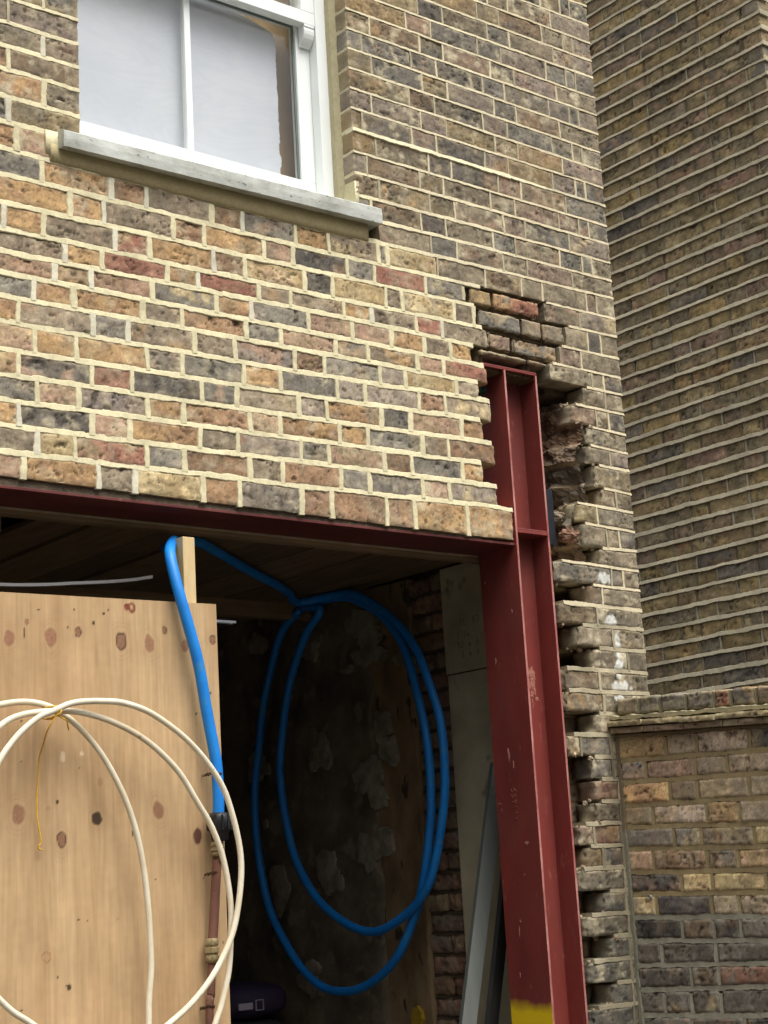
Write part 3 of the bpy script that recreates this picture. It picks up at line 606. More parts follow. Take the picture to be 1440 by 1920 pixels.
# ------------------------------------------------------------------ neighbour's flank wall (faces -x)
XF = 3.6048; ZF = 2.439; YC = 0.034
nb = MB(); PF = lambda u, v, n: (XF-n, -u, v); PG = lambda u, v, n: (XF+u, YC-n, v)
def fz(k, u): return ZF+.075*k+.0040*noise.noise(Vector((u*2.2, k*3.1, 9)))+.0030*noise.noise(Vector((u*9, k*3.1, 2)))
FL = 'fffjfhjjlnfhUjOBfD'
for k in range(-12, 46):
    vis = k >= -2
    u = -YC; h = k % 2 == 0; first = True
    while u > (-1.75 if vis else -1.3):
        wd = (.1125 if h else .2275)+RND.uniform(-.008, .008)
        if first and h: wd = .1025
        a, b = u-wd, u
        brick(nb, PF, a+(.005), b-(0 if first else .005), (lambda kk: (lambda q: fz(kk, q)+.0042))(k), (lambda kk: (lambda q: fz(kk+1, q)-.0042))(k), RND.choice(FL), rnd=1.2, film=.2, filmc=(160, 150, 122), depth=.09, res=.008, gain=1.02)
        cl_ = lin(RND.choice([(128, 118, 98), (150, 140, 118), (176, 168, 146), (112, 102, 84)]), .95)
        z0 = fz(k, a)
        ribbon(nb, PF, (.066, (lambda a_, z_: (lambda t: (a_, z_+.004+t)))(a, z0)), .0045, .0006, lambda q, r, cl_=cl_: cl_, vertical=True, depth=.06)
        u = a; h = not h
        if first and k % 2 == 0:
            pass
        first = False
    cb = lambda q, r: lin((192, 182, 156), .95*(1+.28*noise.noise(Vector((q*4, r*3, 0)))+.12*noise.noise(Vector((q*19, r*9, 0)))))
    ribbon(nb, PF, (1.8, (lambda kk: (lambda t: (-1.79-YC+t+.0, fz(kk, -1.79-YC+t))))(k)), RND.uniform(.0085, .0122), RND.uniform(.0015, .0045), cb, struck=.0025, depth=.06, crumb=.8)
    # return face beyond the corner
    u = 0.0; h = not (k % 2 == 0)
    n_ = 0
    while u < .9 and vis:
        wd = (.1125 if h else .2275)
        brick(nb, PG, u+(.004 if n_ else 0), u+wd-.005, (lambda kk: (lambda q: fz(kk, 0)+.0042))(k), (lambda kk: (lambda q: fz(kk+1, 0)-.0042))(k), RND.choice('TUGVBOPT'), rnd=1.2, depth=.085, res=.011)
        ribbon(nb, PG, (.066, (lambda a_, z_: (lambda t: (a_, z_+.004+t)))(u+wd, fz(k, 0))), .0045, .0006, lambda q, r: CO, vertical=True, depth=.06)
        u += wd; h = not h; n_ += 1
    ribbon(nb, PG, (1.0, (lambda kk: (lambda t: (t-.003, fz(kk, 0))))(k)), .006, .003, lambda q, r: CO, depth=.06)
nb.box(XF+.04, YC+.04, 0, XF+1.0, 3.4, 6.0, col=lin((96, 84, 68)), mi=2)
nb.box(XF+.004, YC+1.6, 0, XF+.04, 3.4, 6.0, col=lin((96, 84, 68)), mi=2)
nbo = nb.build('neighbour_wall', [M_BRICK, M_MORT, M_RUB])
tag(nbo, 'dark brown brick flank wall of the next house with thin pale bed joints', 'brick wall')

# ------------------------------------------------------------------ garden wall (face x = 2.25, coming out from the house)
XG = 2.25
gw = MB(); PGW = lambda u, v, n: (XG-n, -u, v)
def gz(i, u):
    """bed i (0 = under the creasing tiles, growing downward)"""
    if i < len(GB): a, b = GB[i]
    else: a, b = GB[-1][0]-.0745*(i-len(GB)+1), GB[-1][1]-.0745*(i-len(GB)+1)
    t = (u+.06)/.60; return a+(b-a)*t+.0025*noise.noise(Vector((u*6, i*3.3, 5)))
GC = ['OTkxUTk', 'VPBtVTP', 'oBtTUOT', 'UkOtBoT', 'DGTYyOT', 'pbBOobY', 'xyYtUYb', 'yxTtOoP', 'xBxGDBx', 'DDGDBDx', 'DBRpDxG', 'DGDDVGD', 'GDxDGDR', 'DGDxGDG', 'GDDGDGx']
for i in range(0, 26):
    u = .004; par = i % 2; j = 0
    codes = GC[i] if i < len(GC) else 'DGDGTDG'
    top = i+0
    h = (par == 1)
    while u < 2.0:
        wd = (.125 if h else .228)+RND.uniform(-.012, .012)
        c = codes[j % len(codes)] if u < .8 else RND.choice('TBGDUbo')
        low = i >= 8
        brick(gw, PGW, u+.005, u+wd-.005, (lambda ii: (lambda q: gz(ii+1, q)+.006))(i), (lambda ii: (lambda q: gz(ii, q)-.006))(i), c, rnd=2.3 if low else 1.8, film=.45, filmc=(160, 144, 108) if not low else (150, 146, 130), depth=.1, res=.0062, gain=1.08 if low else 1.72)
        mc = lin((176, 158, 120), .92) if not low else lin((176, 172, 152), .88)
        ribbon(gw, PGW, (.064, (lambda a_, z_: (lambda t: (a_, z_+.005+t)))(u+wd, gz(i+1, u+wd))), .0075, -.0025, lambda q, r, mc=mc: mc, vertical=True, crumb=1.5)
        u += wd; j += 1
        h = (not h) if not low else (RND.random() < .35)
    mc = lin((172, 154, 116), .92) if i < 8 else lin((174, 170, 150), .88)
    ribbon(gw, PGW, (2.0, (lambda ii: (lambda t: (t, gz(ii, t))))(i)), .0085, -.0018, lambda q, r, mc=mc: mc, crumb=1.5)
# rough fillet of mortar where it meets the house wall
ribbon(gw, PGW, (2.06, lambda t: (.006, t)), .010, .004, lambda q, r: lin((150, 146, 126), .85) if r < 1.75 else lin((138, 122, 98), .85), vertical=True, crumb=1.4)
gw.box(XG+.09, -.03, 0, XG+.19, -2.0, 2.03, col=lin((96, 84, 68)), mi=2)
gw.box(XG+.19, -.01, 0, XG+.21, -2.0, 2.03, col=lin((96, 84, 68)), mi=2)
gwo = empty('garden_wall', (XG, 0, 0), 'old yellow and black brick garden wall with tiled coping meeting the house pier', 'garden wall')
gw.build('brickwork', [M_BRICK, M_MORT, M_RUB], gwo)
# creasing tiles: two courses, and a row of headers on top
def sl(u): return -.055*u   # the old coping dips towards the front
ct = MB()
def tiles(z0, z1, out, c, L=.165):
    u = .0
    while u < 2.0:
        wd = L+RND.uniform(-.01, .01); o_ = out+RND.uniform(-.003, .003); zz = RND.uniform(-.0015, .0015)
        f0 = lambda q: z0+sl(q)+zz; f1 = lambda q: z1+sl(q)+zz
        brick(ct, (lambda o__: (lambda q, v, n: (XG-o__-n, -q, v)))(o_), u+.0008, u+wd-.0008, f0, f1, c, depth=.25, rnd=1.2, rough=1.6, res=.006, film=.9, filmc=(170, 158, 126))
        u += wd
tiles(2.082, 2.101, .028, 'P'); tiles(2.104, 2.122, .040, 'Y')
ribbon(ct, PGW, (2.0, lambda t: (t, 2.134+sl(t))), .009, .022, lambda q, r: lin((176, 166, 134), .9), depth=.2, crumb=1.6)
ribbon(ct, PGW, (2.0, lambda t: (t, 2.073+sl(t))), .006, .004, lambda q, r: lin((140, 126, 98), .85), depth=.2, crumb=1.5)
ct.build('coping_tiles', [M_BRICK, M_MORT], gwo)
cb_ = MB(); u = .01; j = 0
while u < 2.0:
    wd = [.105, .10, .11, .12, .075, .10][j % 6]+RND.uniform(-.004, .004)
    c = 'D' if j % 6 != 4 else 'q'
    c = {0: 'T', 1: 'G', 2: 'G', 3: 'D', 4: 'r', 5: 'D'}[j % 6] if j < 6 else RND.choice('TGDB')
    brick(cb_, PGW, u+.004, u+wd-.005, lambda q: 2.145+sl(q), lambda q: 2.203+sl(q)+.004*noise.noise(Vector((q*20, 0, 0))), c, rnd=2.9, rough=1.8, film=.8, filmc=(160, 150, 118), depth=.2)
    ribbon(cb_, PGW, (.052, (lambda a_: (lambda t: (a_, 2.146+sl(a_)+t)))(u+wd)), .006, -.005, lambda q, r: lin((156, 148, 120), .8), vertical=True, depth=.19, crumb=1.6)
    u += wd; j += 1
cb_.build('coping_bricks', [M_BRICK, M_MORT], gwo)
M_GALV = surf('galvanised steel', (.30, .31, .31), (.46, .47, .46), scale=40, rough=.5, metallic=.7, bump=.1)
for (y, z) in ((-.1, 1.967), (-.097, 1.522)):
    b = MB()
    tube(b, [(XG-.006+.0001*i, y+.0065*math.cos(i*math.pi/6), z+.0065*math.sin(i*math.pi/6)) for i in range(13)], .0022, 8, 2)
    tube(b, [(XG+.03, y, z), (XG+.0, y, z)], .006, 10, 1)
    b.build('eye_screw', M_GALV, gwo, attr=False)

# ------------------------------------------------------------------ red oxide steelwork
def paint(name, base, dark, ymark=None):
    m, nt, b = node_mat(name); L = nt.links
    tc = N(nt, 'ShaderNodeTexCoord')
    n1 = N(nt, 'ShaderNodeTexNoise', Scale=7, Detail=8, Roughness=.6); mp = N(nt, 'ShaderNodeMapping'); mp.inputs['Scale'].default_value = (1, 1, .3); L.new(tc.outputs['Object'], mp.inputs[0]); L.new(mp.outputs[0], n1.inputs['Vector'])
    rp = N(nt, 'ShaderNodeValToRGB'); e = rp.color_ramp.elements; e[0].position = .33; e[0].color = (*dark, 1); e[1].position = .68; e[1].color = (*base, 1); L.new(n1.outputs['Fac'], rp.inputs[0])
    # pale scuffs and scratches
    n2 = N(nt, 'ShaderNodeTexNoise', Scale=38, Detail=5, Roughness=.7); L.new(mp.outputs[0], n2.inputs['Vector'])
    r2 = N(nt, 'ShaderNodeValToRGB'); r2.color_ramp.elements[0].position = .61; r2.color_ramp.elements[1].position = .76; L.new(n2.outputs['Fac'], r2.inputs[0])
    mx = N(nt, 'ShaderNodeMix', data_type='RGBA'); L.new(r2.outputs[0], mx.inputs[0]); L.new(rp.outputs[0], mx.inputs[6]); mx.inputs[7].default_value = (*lin((150, 98, 86)), 1)
    # dust film, broad
    n4 = N(nt, 'ShaderNodeTexNoise', Scale=3.2, Detail=3); L.new(tc.outputs['Object'], n4.inputs['Vector'])
    r4 = N(nt, 'ShaderNodeValToRGB'); r4.color_ramp.elements[0].position = .45; r4.color_ramp.elements[1].position = .8; r4.color_ramp.elements[1].color = (.35, .35, .35, 1); L.new(n4.outputs['Fac'], r4.inputs[0])
    mx3 = N(nt, 'ShaderNodeMix', data_type='RGBA'); L.new(r4.outputs[0], mx3.inputs[0]); L.new(mx.outputs[2], mx3.inputs[6]); mx3.inputs[7].default_value = (*lin((122, 80, 72)), 1)
    out = mx3.outputs[2]
    if ymark is not None:
        sp = N(nt, 'ShaderNodeSeparateXYZ'); L.new(tc.outputs['Object'], sp.inputs[0])
        n5 = N(nt, 'ShaderNodeTexNoise', Scale=16, Detail=4); L.new(tc.outputs['Object'], n5.inputs['Vector'])
        ad = N(nt, 'ShaderNodeMath', operation='MULTIPLY_ADD'); ad.inputs[1].default_value = .045; L.new(n5.outputs['Fac'], ad.inputs[0]); L.new(sp.outputs['Z'], ad.inputs[2])
        mr = N(nt, 'ShaderNodeMapRange'); mr.inputs['From Min'].default_value = ymark+.055; mr.inputs['From Max'].default_value = ymark+.015; L.new(ad.outputs[0], mr.inputs['Value'])
        m5 = N(nt, 'ShaderNodeMix', data_type='RGBA'); L.new(mr.outputs[0], m5.inputs[0]); L.new(out, m5.inputs[6]); m5.inputs[7].default_value = (*lin((226, 190, 30)), 1); out = m5.outputs[2]
    L.new(out, b.inputs['Base Color']); b.inputs['Roughness'].default_value = .5; b.inputs['Specular IOR Level'].default_value = .35
    n6 = N(nt, 'ShaderNodeTexNoise', Scale=55, Detail=5); L.new(tc.outputs['Object'], n6.inputs['Vector'])
    bp = N(nt, 'ShaderNodeBump', Strength=.25, Distance=.0015); L.new(n6.outputs['Fac'], bp.inputs['Height']); L.new(bp.outputs[0], b.inputs['Normal'])
    return m
RED = paint('red oxide primer', lin((134, 56, 49)), lin((108, 48, 43)))
REDY = paint('red oxide primer with yellow site mark', lin((134, 56, 49)), lin((108, 48, 43)), 1.185)
CX0, CX1, CYF, CYB = 1.846, 2.007, .002, .198
WORN = surf('red primer worn at the edge', lin((138, 66, 60)), lin((196, 142, 132)), scale=26, rough=.5, bump=.2, bscale=80, stretch=(1, 1, .35))
def steel_part(name, bs, parent, mat=RED):
    o = boxes(name, bs, mat, parent, .0016)
    if name == 'flange' and parent.name == 'steel_column':
        o.data.materials.append(WORN)
        for p in o.data.polygons:
            if p.normal.y < -.5 and p.area > 1e-5: p.material_index = 1
    return o
colm = empty('steel_column', (1.9265, .1, 0), 'tall red oxide painted steel H column standing in the cut brick wall', 'steel column')
ct0 = 3.352
steel_part('flange', [(CX0, CYF, .0, CX0+.009, CYB, ct0)], colm, REDY)
steel_part('flange', [(CX1-.009, CYF, .0, CX1, CYB, ct0)], colm)
steel_part('web', [(CX0+.009, .082, .0, CX1-.009, .089, ct0)], colm)
steel_part('stiffener_plate', [(CX0+.0095, CYF+.001, 2.768, CX1-.0095, .081, 2.779)], colm)
steel_part('cap_plate', [(1.748, .006, ct0+.001, CX1+.004, CYB, ct0+.013)], colm)
wl = MB()
for i in range(34):
    x = CX0+.012+(CX1-CX0-.024)*i/33; lump(wl, (x, CYF+.004, 2.7815), (.0035, .003, .0035), (150, 66, 58), i*1.7, .4)
wl.build('weld_bead', RED, colm, attr=False)
# chalk marks on the side of the column: stroke lettering running downwards
M_CHALK = surf('chalk', lin((186, 128, 118)), lin((160, 100, 92)), scale=200, rough=1, bump=0)
GLY = {'S': [[(.9, .85), (.5, 1), (.1, .8), (.2, .55), (.8, .45), (.9, .2), (.5, 0), (.1, .12)]], '7': [[(0, 1), (.9, 1), (.35, 0)]], '1': [[(.25, .8), (.5, 1), (.5, 0)]], 'C': [[(.9, .85), (.5, 1), (.1, .7), (.1, .3), (.5, 0), (.9, .15)]],
       'L': [[(.1, 1), (.1, 0), (.8, 0)]], '2': [[(.1, .8), (.5, 1), (.9, .75), (.1, 0), (.9, 0)]], '3': [[(.1, .9), (.6, 1), (.8, .75), (.4, .52), (.9, .3), (.5, 0), (.05, .1)]], '4': [[(.7, 0), (.7, 1), (0, .35), (.95, .35)]],
       'x': [[(.1, .6), (.8, .05)], [(.8, .6), (.1, .05)]], '=': [[(.1, .65), (.8, .65)], [(.1, .35), (.8, .35)]], 'B': [[(.1, 0), (.1, 1), (.7, .8), (.1, .52), (.85, .3), (.1, 0)]]}
def write(mb, text, f, size, r):
    x = 0
    for ch in text:
        for st in GLY.get(ch, []):
            tube(mb, [f((x+a*.62)*size, b*size) for a, b in st], r, 6, 1, col=(1, 1, 1))
        x += .95
    return mb
b = write(MB(), 'SS7111', lambda s, t: (CX0-.0002, .118-t, 1.905-s), .020, .0006); b.build('chalk_mark', M_CHALK, colm, attr=False)
b = write(MB(), 'C1', lambda s, t: (CX0-.0002, .192-t, 1.862-s), .020, .0006); b.build('chalk_mark', M_CHALK, colm, attr=False)
for i, (y_, z_, a_, b_) in enumerate(((.150, 2.34, .004, .012), (.118, 2.02, .005, .022), (.098, 1.985, .003, .012), (.060, 1.72, .010, .006), (.128, 1.44, .002, .022), (.120, 1.47, .005, .004), (.175, 2.62, .003, .006), (.05, 2.50, .002, .008), (.085, 1.62, .002, .003), (.14, 1.30, .002, .010))):
    b = MB()
    for j in range(5): lump(b, (CX0-.0001, y_+RND.uniform(-1, 1)*a_*.6, z_+RND.uniform(-1, 1)*b_*.7), (.0009, a_*.55, b_*.5), (176, 110, 100), i*3.3+j, .9)
    b.build('scuff_mark', M_CHALK, colm, attr=False)
# a knocked patch of plaster splash on the web
b = MB()
for i in range(34): lump(b, (1.945+RND.uniform(-.020, .020), .0815, 2.265+RND.gauss(0, .036)), (RND.uniform(.002, .008), .0014, RND.uniform(.004, .014)), (190, 140, 118), i, .6)
b.build('plaster_splash', surf('plaster splash', lin((176, 120, 102)), lin((150, 92, 80)), scale=80, rough=.9), colm, attr=False)

beam = empty('steel_beam', (.2, .1, 2.73), 'red oxide painted steel beam carrying the brickwork over the opening', 'steel beam')
DARKRED = paint('dark red oxide', lin((108, 48, 44)), lin((88, 42, 38)))  # same primer in darker tones, for the beam's lower flange
steel_part('flange', [(LX, .010, 2.722, CX0-.001, .205, 2.731)], beam, DARKRED)
steel_part('web', [(LX, .100, 2.732, CX0-.001, .108, 2.90)], beam)
steel_part('flange', [(LX, .110, 2.90, CX0-.15, .205, 2.91)], beam)

tag(boxes('timber_batten', [(LX, .2055, 2.7160, 1.78, .2100, 2.7215)], surf('pale batten', lin((176, 160, 134)), lin((140, 124, 100)), scale=20, rough=.8), None, 0), 'thin pale batten along the inner edge of the red beam', 'batten')
# ------------------------------------------------------------------ DPC strip and bolt
bo = boxes('damp_proof_strip', [(2.060, .055, 2.752, 2.092, .062, 2.955)], surf('blue black plastic', lin((26, 29, 35)), lin((38, 42, 49)), scale=20, rough=.45, bump=.2), None, .001)
tag(bo, 'blue black plastic strip hanging in the wall pocket right of the red column', 'damp proof strip')
b = MB(); tube(b, [(1.78, .1, 3.301), (1.845, .1, 3.303)], .009, 10, 1); tube(b, [(1.823, .1, 3.302), (1.838, .1, 3.302)], .016, 6, 1, smooth=False)
bt = b.build('bolt', surf('green passivated steel', lin((50, 80, 78)), lin((80, 110, 104)), scale=60, rough=.4, metallic=.5), attr=False); tag(bt, 'small greenish bolt by the top of the red column behind the brick edge', 'bolt')

# ------------------------------------------------------------------ sash window
M_WHITE = surf('white gloss paint', lin((232, 236, 232)), lin((240, 243, 240)), scale=4, rough=.35, bump=.05, bscale=30, spec=.4)
win = empty('sash_window', (.70, .14, 3.85), 'white painted timber sash window with two pane lower sash above a grey stone sill', 'window')
ZT = 5.65
boxes('frame', [(1.165, .098, 3.83, 1.208, .30, ZT), (.190, .098, 3.83, .212, .30, ZT), (.213, .098, ZT-.05, 1.165, .30, ZT), (.233, .105, 3.80, 1.165, .2, 3.868)], M_WHITE, win, .002)
# lower sash (inner, set back)
ls = boxes('lower_sash', [(.234, .140, 3.870, 1.164, .178, 3.946), (1.107, .140, 3.947, 1.164, .178, 4.558), (.234, .140, 3.947, .262, .178, 4.558), (.263, .140, 4.522, 1.106, .178, 4.558)], M_WHITE, win, .0015)
boxes('glazing_bar', [(.659, .146, 3.947, .683, .172, 4.521)], M_WHITE, ls, .004)
m_gl, nt, b_ = node_mat('window glass'); L = nt.links
nt.nodes.remove(b_); tr = N(nt, 'ShaderNodeBsdfTransparent'); gl = N(nt, 'ShaderNodeBsdfGlossy', Roughness=.03); fr = N(nt, 'ShaderNodeMath', operation='MULTIPLY_ADD'); lw = N(nt, 'ShaderNodeLayerWeight', Blend=.5); pw_ = N(nt, 'ShaderNodeMath', operation='POWER'); pw_.inputs[1].default_value = 4; L.new(lw.outputs['Facing'], pw_.inputs[0]); L.new(pw_.outputs[0], fr.inputs[0]); fr.inputs[1].default_value = .7; fr.inputs[2].default_value = .04; mixs = N(nt, 'ShaderNodeMixShader')
tr.inputs[0].default_value = (.985, .99, .987, 1)
L.new(fr.outputs[0], mixs.inputs[0]); L.new(tr.outputs[0], mixs.inputs[1]); L.new(gl.outputs[0], mixs.inputs[2]); L.new(mixs.outputs[0], nt.nodes['Material Output'].inputs[0])
boxes('glass_pane', [(.263, .157, 3.947, .658, .161, 4.521)], m_gl, ls, 0)
boxes('glass_pane', [(.684, .157, 3.947, 1.106, .161, 4.521)], m_gl, ls, 0)
M_GASK = surf('grey glazing tape', lin((120, 128, 124)), lin((100, 108, 104)), rough=.6, bump=0)
boxes('glazing_bead', [(1.0995, .150, 3.947, 1.1065, .1565, 4.521), (.684, .150, 4.515, 1.0990, .1565, 4.521), (.263, .150, 4.515, .658, .1565, 4.521)], M_GASK, ls, 0)
us = boxes('upper_sash', [(.234, .100, 4.513, 1.164, .136, 4.560), (1.107, .100, 4.561, 1.164, .136, ZT-.051), (.234, .100, 4.561, .262, .136, ZT-.051), (.292, .100, ZT-.11, 1.106, .136, ZT-.051)], M_WHITE, win, .0015)
boxes('glazing_bar', [(.659, .106, 4.561, .683, .130, ZT-.111)], M_WHITE, us, .004)
boxes('glass_pane', [(.292, .117, 4.561, .658, .121, ZT-.111)], m_gl, us, 0)
boxes('glass_pane', [(.684, .117, 4.561, 1.106, .121, ZT-.111)], m_gl, us, 0)
for sx in (0, 1):   # ogee horns under the meeting rail
    x0, x1 = (1.118, 1.160) if sx else (.222, .252)
    prof = [(.1005, 4.5125), (.1005, 4.505), (.1035, 4.499), (.1010, 4.492), (.1030, 4.478), (.1080, 4.464), (.1150, 4.453), (.1230, 4.447), (.1280, 4.441), (.1355, 4.439), (.1355, 4.5125)]
    b = MB(); n = len(prof); V = [(x0, y, z) for y, z in prof]+[(x1, y, z) for y, z in prof]
    b.add(V, [tuple(range(n)), tuple(reversed(range(n, 2*n)))]+[(i, (i+1) % n, n+(i+1) % n, n+i) for i in range(n)])
    b.build('horn', M_WHITE, us, 0, attr=False)
# sealant strip between brick and frame
b = MB()
M_SEAL = surf('pale mortar pointing', lin((196, 186, 150), .9), lin((176, 166, 132), .9), scale=60, rough=.95, bump=.5, bscale=150)
for z in range(46):
    z0 = 3.80+z*.04
    x_ = .0015*noise.noise(Vector((z*.7, 0, 0)))
    V = [(1.2075, .075+x_, z0), (1.226, .052+x_, z0), (1.226, .10, z0), (1.2075, .10, z0)]
    x2 = .0015*noise.noise(Vector(((z+1)*.7, 0, 0)))
    V += [(1.2075, .075+x2, z0+.04), (1.226, .052+x2, z0+.04), (1.226, .10, z0+.04), (1.2075, .10, z0+.04)]
    b.add(V, [(0, 1, 5, 4), (1, 2, 6, 5), (0, 4, 7, 3), (0, 3, 2, 1), (4, 5, 6, 7)])
b.build('pointing_strip', M_SEAL, win, attr=False)
M_PLYI = surf('brown plywood lining', lin((176, 150, 110)), lin((132, 110, 82)), scale=6, rough=.7, stretch=(1, 1, .35), bump=.1)
boxes('plywood_backing', [(.236, .235, 3.85, 1.162, .247, ZT)], M_PLYI, win, 0)
# pale protective film with ragged edges on the backing, with the curl of the plywood grain showing through
m_film, nt, b_ = node_mat('milky protective film'); L = nt.links
tc = N(nt, 'ShaderNodeTexCoord'); mp = N(nt, 'ShaderNodeMapping'); mp.inputs['Scale'].default_value = (1.3, 1, 4.2); mp.inputs['Rotation'].default_value = (0, .35, 0)
n0 = N(nt, 'ShaderNodeTexNoise', Scale=1.5, Detail=2); n0.inputs['Distortion'].default_value = 1.2
L.new(tc.outputs['Object'], mp.inputs[0]); L.new(mp.outputs[0], n0.inputs['Vector'])
wv = N(nt, 'ShaderNodeMath', operation='MULTIPLY'); wv.inputs[1].default_value = 90; L.new(n0.outputs['Fac'], wv.inputs[0]); sn = N(nt, 'ShaderNodeMath', operation='SINE'); L.new(wv.outputs[0], sn.inputs[0])
n9 = N(nt, 'ShaderNodeTexNoise', Scale=3, Detail=5); L.new(tc.outputs['Object'], n9.inputs['Vector'])
ma = N(nt, 'ShaderNodeMath', operation='MULTIPLY_ADD'); ma.inputs[1].default_value = .045; L.new(sn.outputs[0], ma.inputs[0]); L.new(n9.outputs['Fac'], ma.inputs[2])
rp = N(nt, 'ShaderNodeValToRGB'); e = rp.color_ramp.elements; e[0].position = .25; e[1].position = .8; e[0].color = (*lin((194, 197, 206)), 1); e[1].color = (*lin((216, 217, 218)), 1); L.new(ma.outputs[0], rp.inputs[0])
L.new(rp.outputs[0], b_.inputs['Base Color']); b_.inputs['Roughness'].default_value = .35
def ragged(mb, x0, x1, z0, z1, y):
    n = 90; V = []; 
    zt = lambda x: z1+.003*noise.noise(Vector((x*60, 2, 2)))+.30*(x1-x)
    xr = lambda z: x1+.008*noise.noise(Vector((z*22, 0, 0)))+.005*noise.noise(Vector((z*90, 0, 0)))
    pts = []
    for i in range(n+1): z = z0+(z1-.02-z0)*i/n; pts.append((xr(z), z))
    for i in range(1, n+1): x = x1+(x0-x1)*i/n; pts.append((x, zt(x)))
    pts.append((x0, z0)); m_ = len(pts)
    V = [(x, y, z) for x, z in pts]+[(x, y+.002, z) for x, z in pts]
    mb.add(V, [tuple(range(m_)), tuple(reversed(range(m_, 2*m_)))]+[(i, (i+1) % m_, m_+(i+1) % m_, m_+i) for i in range(m_)])
b = MB(); ragged(b, .24, 1.058, 3.86, 4.492, .192); b.build('protective_film', m_film, win, attr=False)
b = MB(); ragged(b, .24, 1.10, 4.77, 5.28, .200); b.build('protective_film', m_film, win, attr=False)
# stone sill
sb = MB(); n = 70
M_STONE = surf('weathered stone sill', lin((204, 206, 198)), lin((150, 150, 140)), scale=14, rough=.9, bump=.35, bscale=90, speck=(90, .68, lin((104, 108, 98)), .05), stretch=(.6, 1, 1))
V = []
for i in range(n+1):
    x = .110+(1.297-.110)*i/n; dz = .0135*(x-.11); q = Vector((x*30, 0, 0))
    e1 = .0018*noise.noise(q); e2 = .0022*noise.noise(q*1.7+Vector((3, 3, 3)))
    V += [(x, -.041+e1, 3.752+dz*.8+e2*.6), (x, -.0425+e1*.5, 3.777+dz), (x, -.041+e2*.5, 3.8005+dz+e1), (x, -.033, 3.8065+dz), (x, .02, 3.816+dz), (x, .104, 3.826+dz), (x, .104, 3.76), (x, -.005, 3.757+dz*.6), (x, -.02, 3.7525+dz*.8)]
F = []
for i in range(n):
    for k in range(9): F.append((i*9+k, i*9+(k+1) % 9, (i+1)*9+(k+1) % 9, (i+1)*9+k))
F += [tuple(range(9)), tuple(reversed([n*9+k for k in range(9)]))]
sb.add(V, F, smooth=False)
sb.build('sill', M_STONE, win, attr=False)

# ------------------------------------------------------------------ plywood sheet
M_PLY = surf('pine plywood', (.88, .87, .85), (1.08, 1.08, 1.08), scale=95, rough=.72, bump=.15, bscale=160, attr='Col', stretch=(1, 1, .045), spec=.25, bdist=.001)
pl = MB(); PX0, PX1 = -.62, .606
A1, A2 = lin((200, 168, 126), .90), lin((180, 146, 106), .90)
KC = {'p': (164, 118, 90), 'r': (146, 106, 80), 'd': (58, 40, 32), 'v': (96, 52, 46), 'x': (128, 52, 42), 'e': (166, 122, 84), 'f': (168, 108, 78)}
KCL = {k: lin(v, .8) for k, v in KC.items()}; DKR = lin((70, 42, 34), .9)
def plycol(x, z):
    wx = x+.010*noise.noise(Vector((x*6, z*3, 0)))
    f = .45+.6*noise.noise(Vector((wx*13, z*1.1, 3)))+.45*noise.noise(Vector((wx*40, z*1.8, 7)))+.5*noise.noise(Vector((wx*3, z*1.2, 1)))
    f = max(0, min(1, f)); c = [A1[k]*(1-f)+A2[k]*f for k in range(3)]
    br = 1+.12*noise.noise(Vector((x*110, z*9, 0)))+.09*noise.fractal(Vector((x*9, z*6, 30)), .8, 2, 3)+.06*noise.noise(Vector((x*4, z*2.5, 9)))+.05*noise.noise(Vector((x*50, z*50, 9)))
    if z < 1.5: br *= 1
    c = [v*br for v in c]
    for kx, kz, kw, kh, kc in KN:
        dx = (x-kx)/kw*.42; dz = (z-kz)/kh*.42
        if kw < .005 and kc == 'd': dx *= 1.5; dz *= 1.5
        if abs(dx) > 3.2 or abs(dz) > 3.2: continue
        a = math.atan2(dz, dx); d = math.hypot(dx, dz)*(1+.22*noise.noise(Vector((math.cos(a)*1.3, math.sin(a)*1.3, kx*9))))
        if kc in 'pred' and kw > .0045 and d < 2.6:   # grain swirl round the knot
            s_ = max(0, 1-abs(d-1.6)/1.0)*.13*(1+math.sin(d*14)); c = [c[k]*(1-s_)+KCL['e'][k]*s_ for k in range(3)]
        if d < 1.0:
            t = KCL[kc]; f2 = min(1, (1-d)*5)*.93
            if kc == 'r' and d > .72: t = DKR
            if kc == 'p' and d > .8: t = tuple(q*.8 for q in KCL['p'])
            if kc == 'e': f2 = .65 if .65 < d < 1 else .12
            if kc in 'f': f2 *= .4
            if kc == 'x': f2 = f2*max(0, min(1, .9+1.6*noise.noise(Vector((x*70, z*70, 0)))))
            nn = 1+.25*noise.noise(Vector((x*150, z*150, 3))); c = [c[k]*(1-f2)+t[k]*nn*f2 for k in range(3)]
    # pale filler dabs
    for (fx, fz, fr) in ((.098, 1.994, .010), (.156, 2.003, .006)):
        d = math.hypot((x-fx)/fr, (z-fz)/(fr*1.5))+.5*noise.noise(Vector((x*90, z*90, 0)))
        if d < 1: f2 = min(1, (1-d)*3)*.7; c = [c[k]*(1-f2)+lin((222, 200, 168))[k]*f2 for k in range(3)]
    return tuple(max(0, min(1, v)) for v in c)
def top_ply(x): return 2.4405+.012*(x-.6)
NX, NZ = 300, 400
V = []; C = []
for j in range(NZ+1):
    for i in range(NX+1):
        x = PX0+(PX1-PX0)*i/NX; z = 1.0+(top_ply(x)-1.0)*j/NZ
        V.append((x, -.001, z)); C.append(plycol(x, z))
F = [(j*(NX+1)+i, j*(NX+1)+i+1, (j+1)*(NX+1)+i+1, (j+1)*(NX+1)+i) for j in range(NZ) for i in range(NX)]
pl.add(V, F, C)
pc = A2
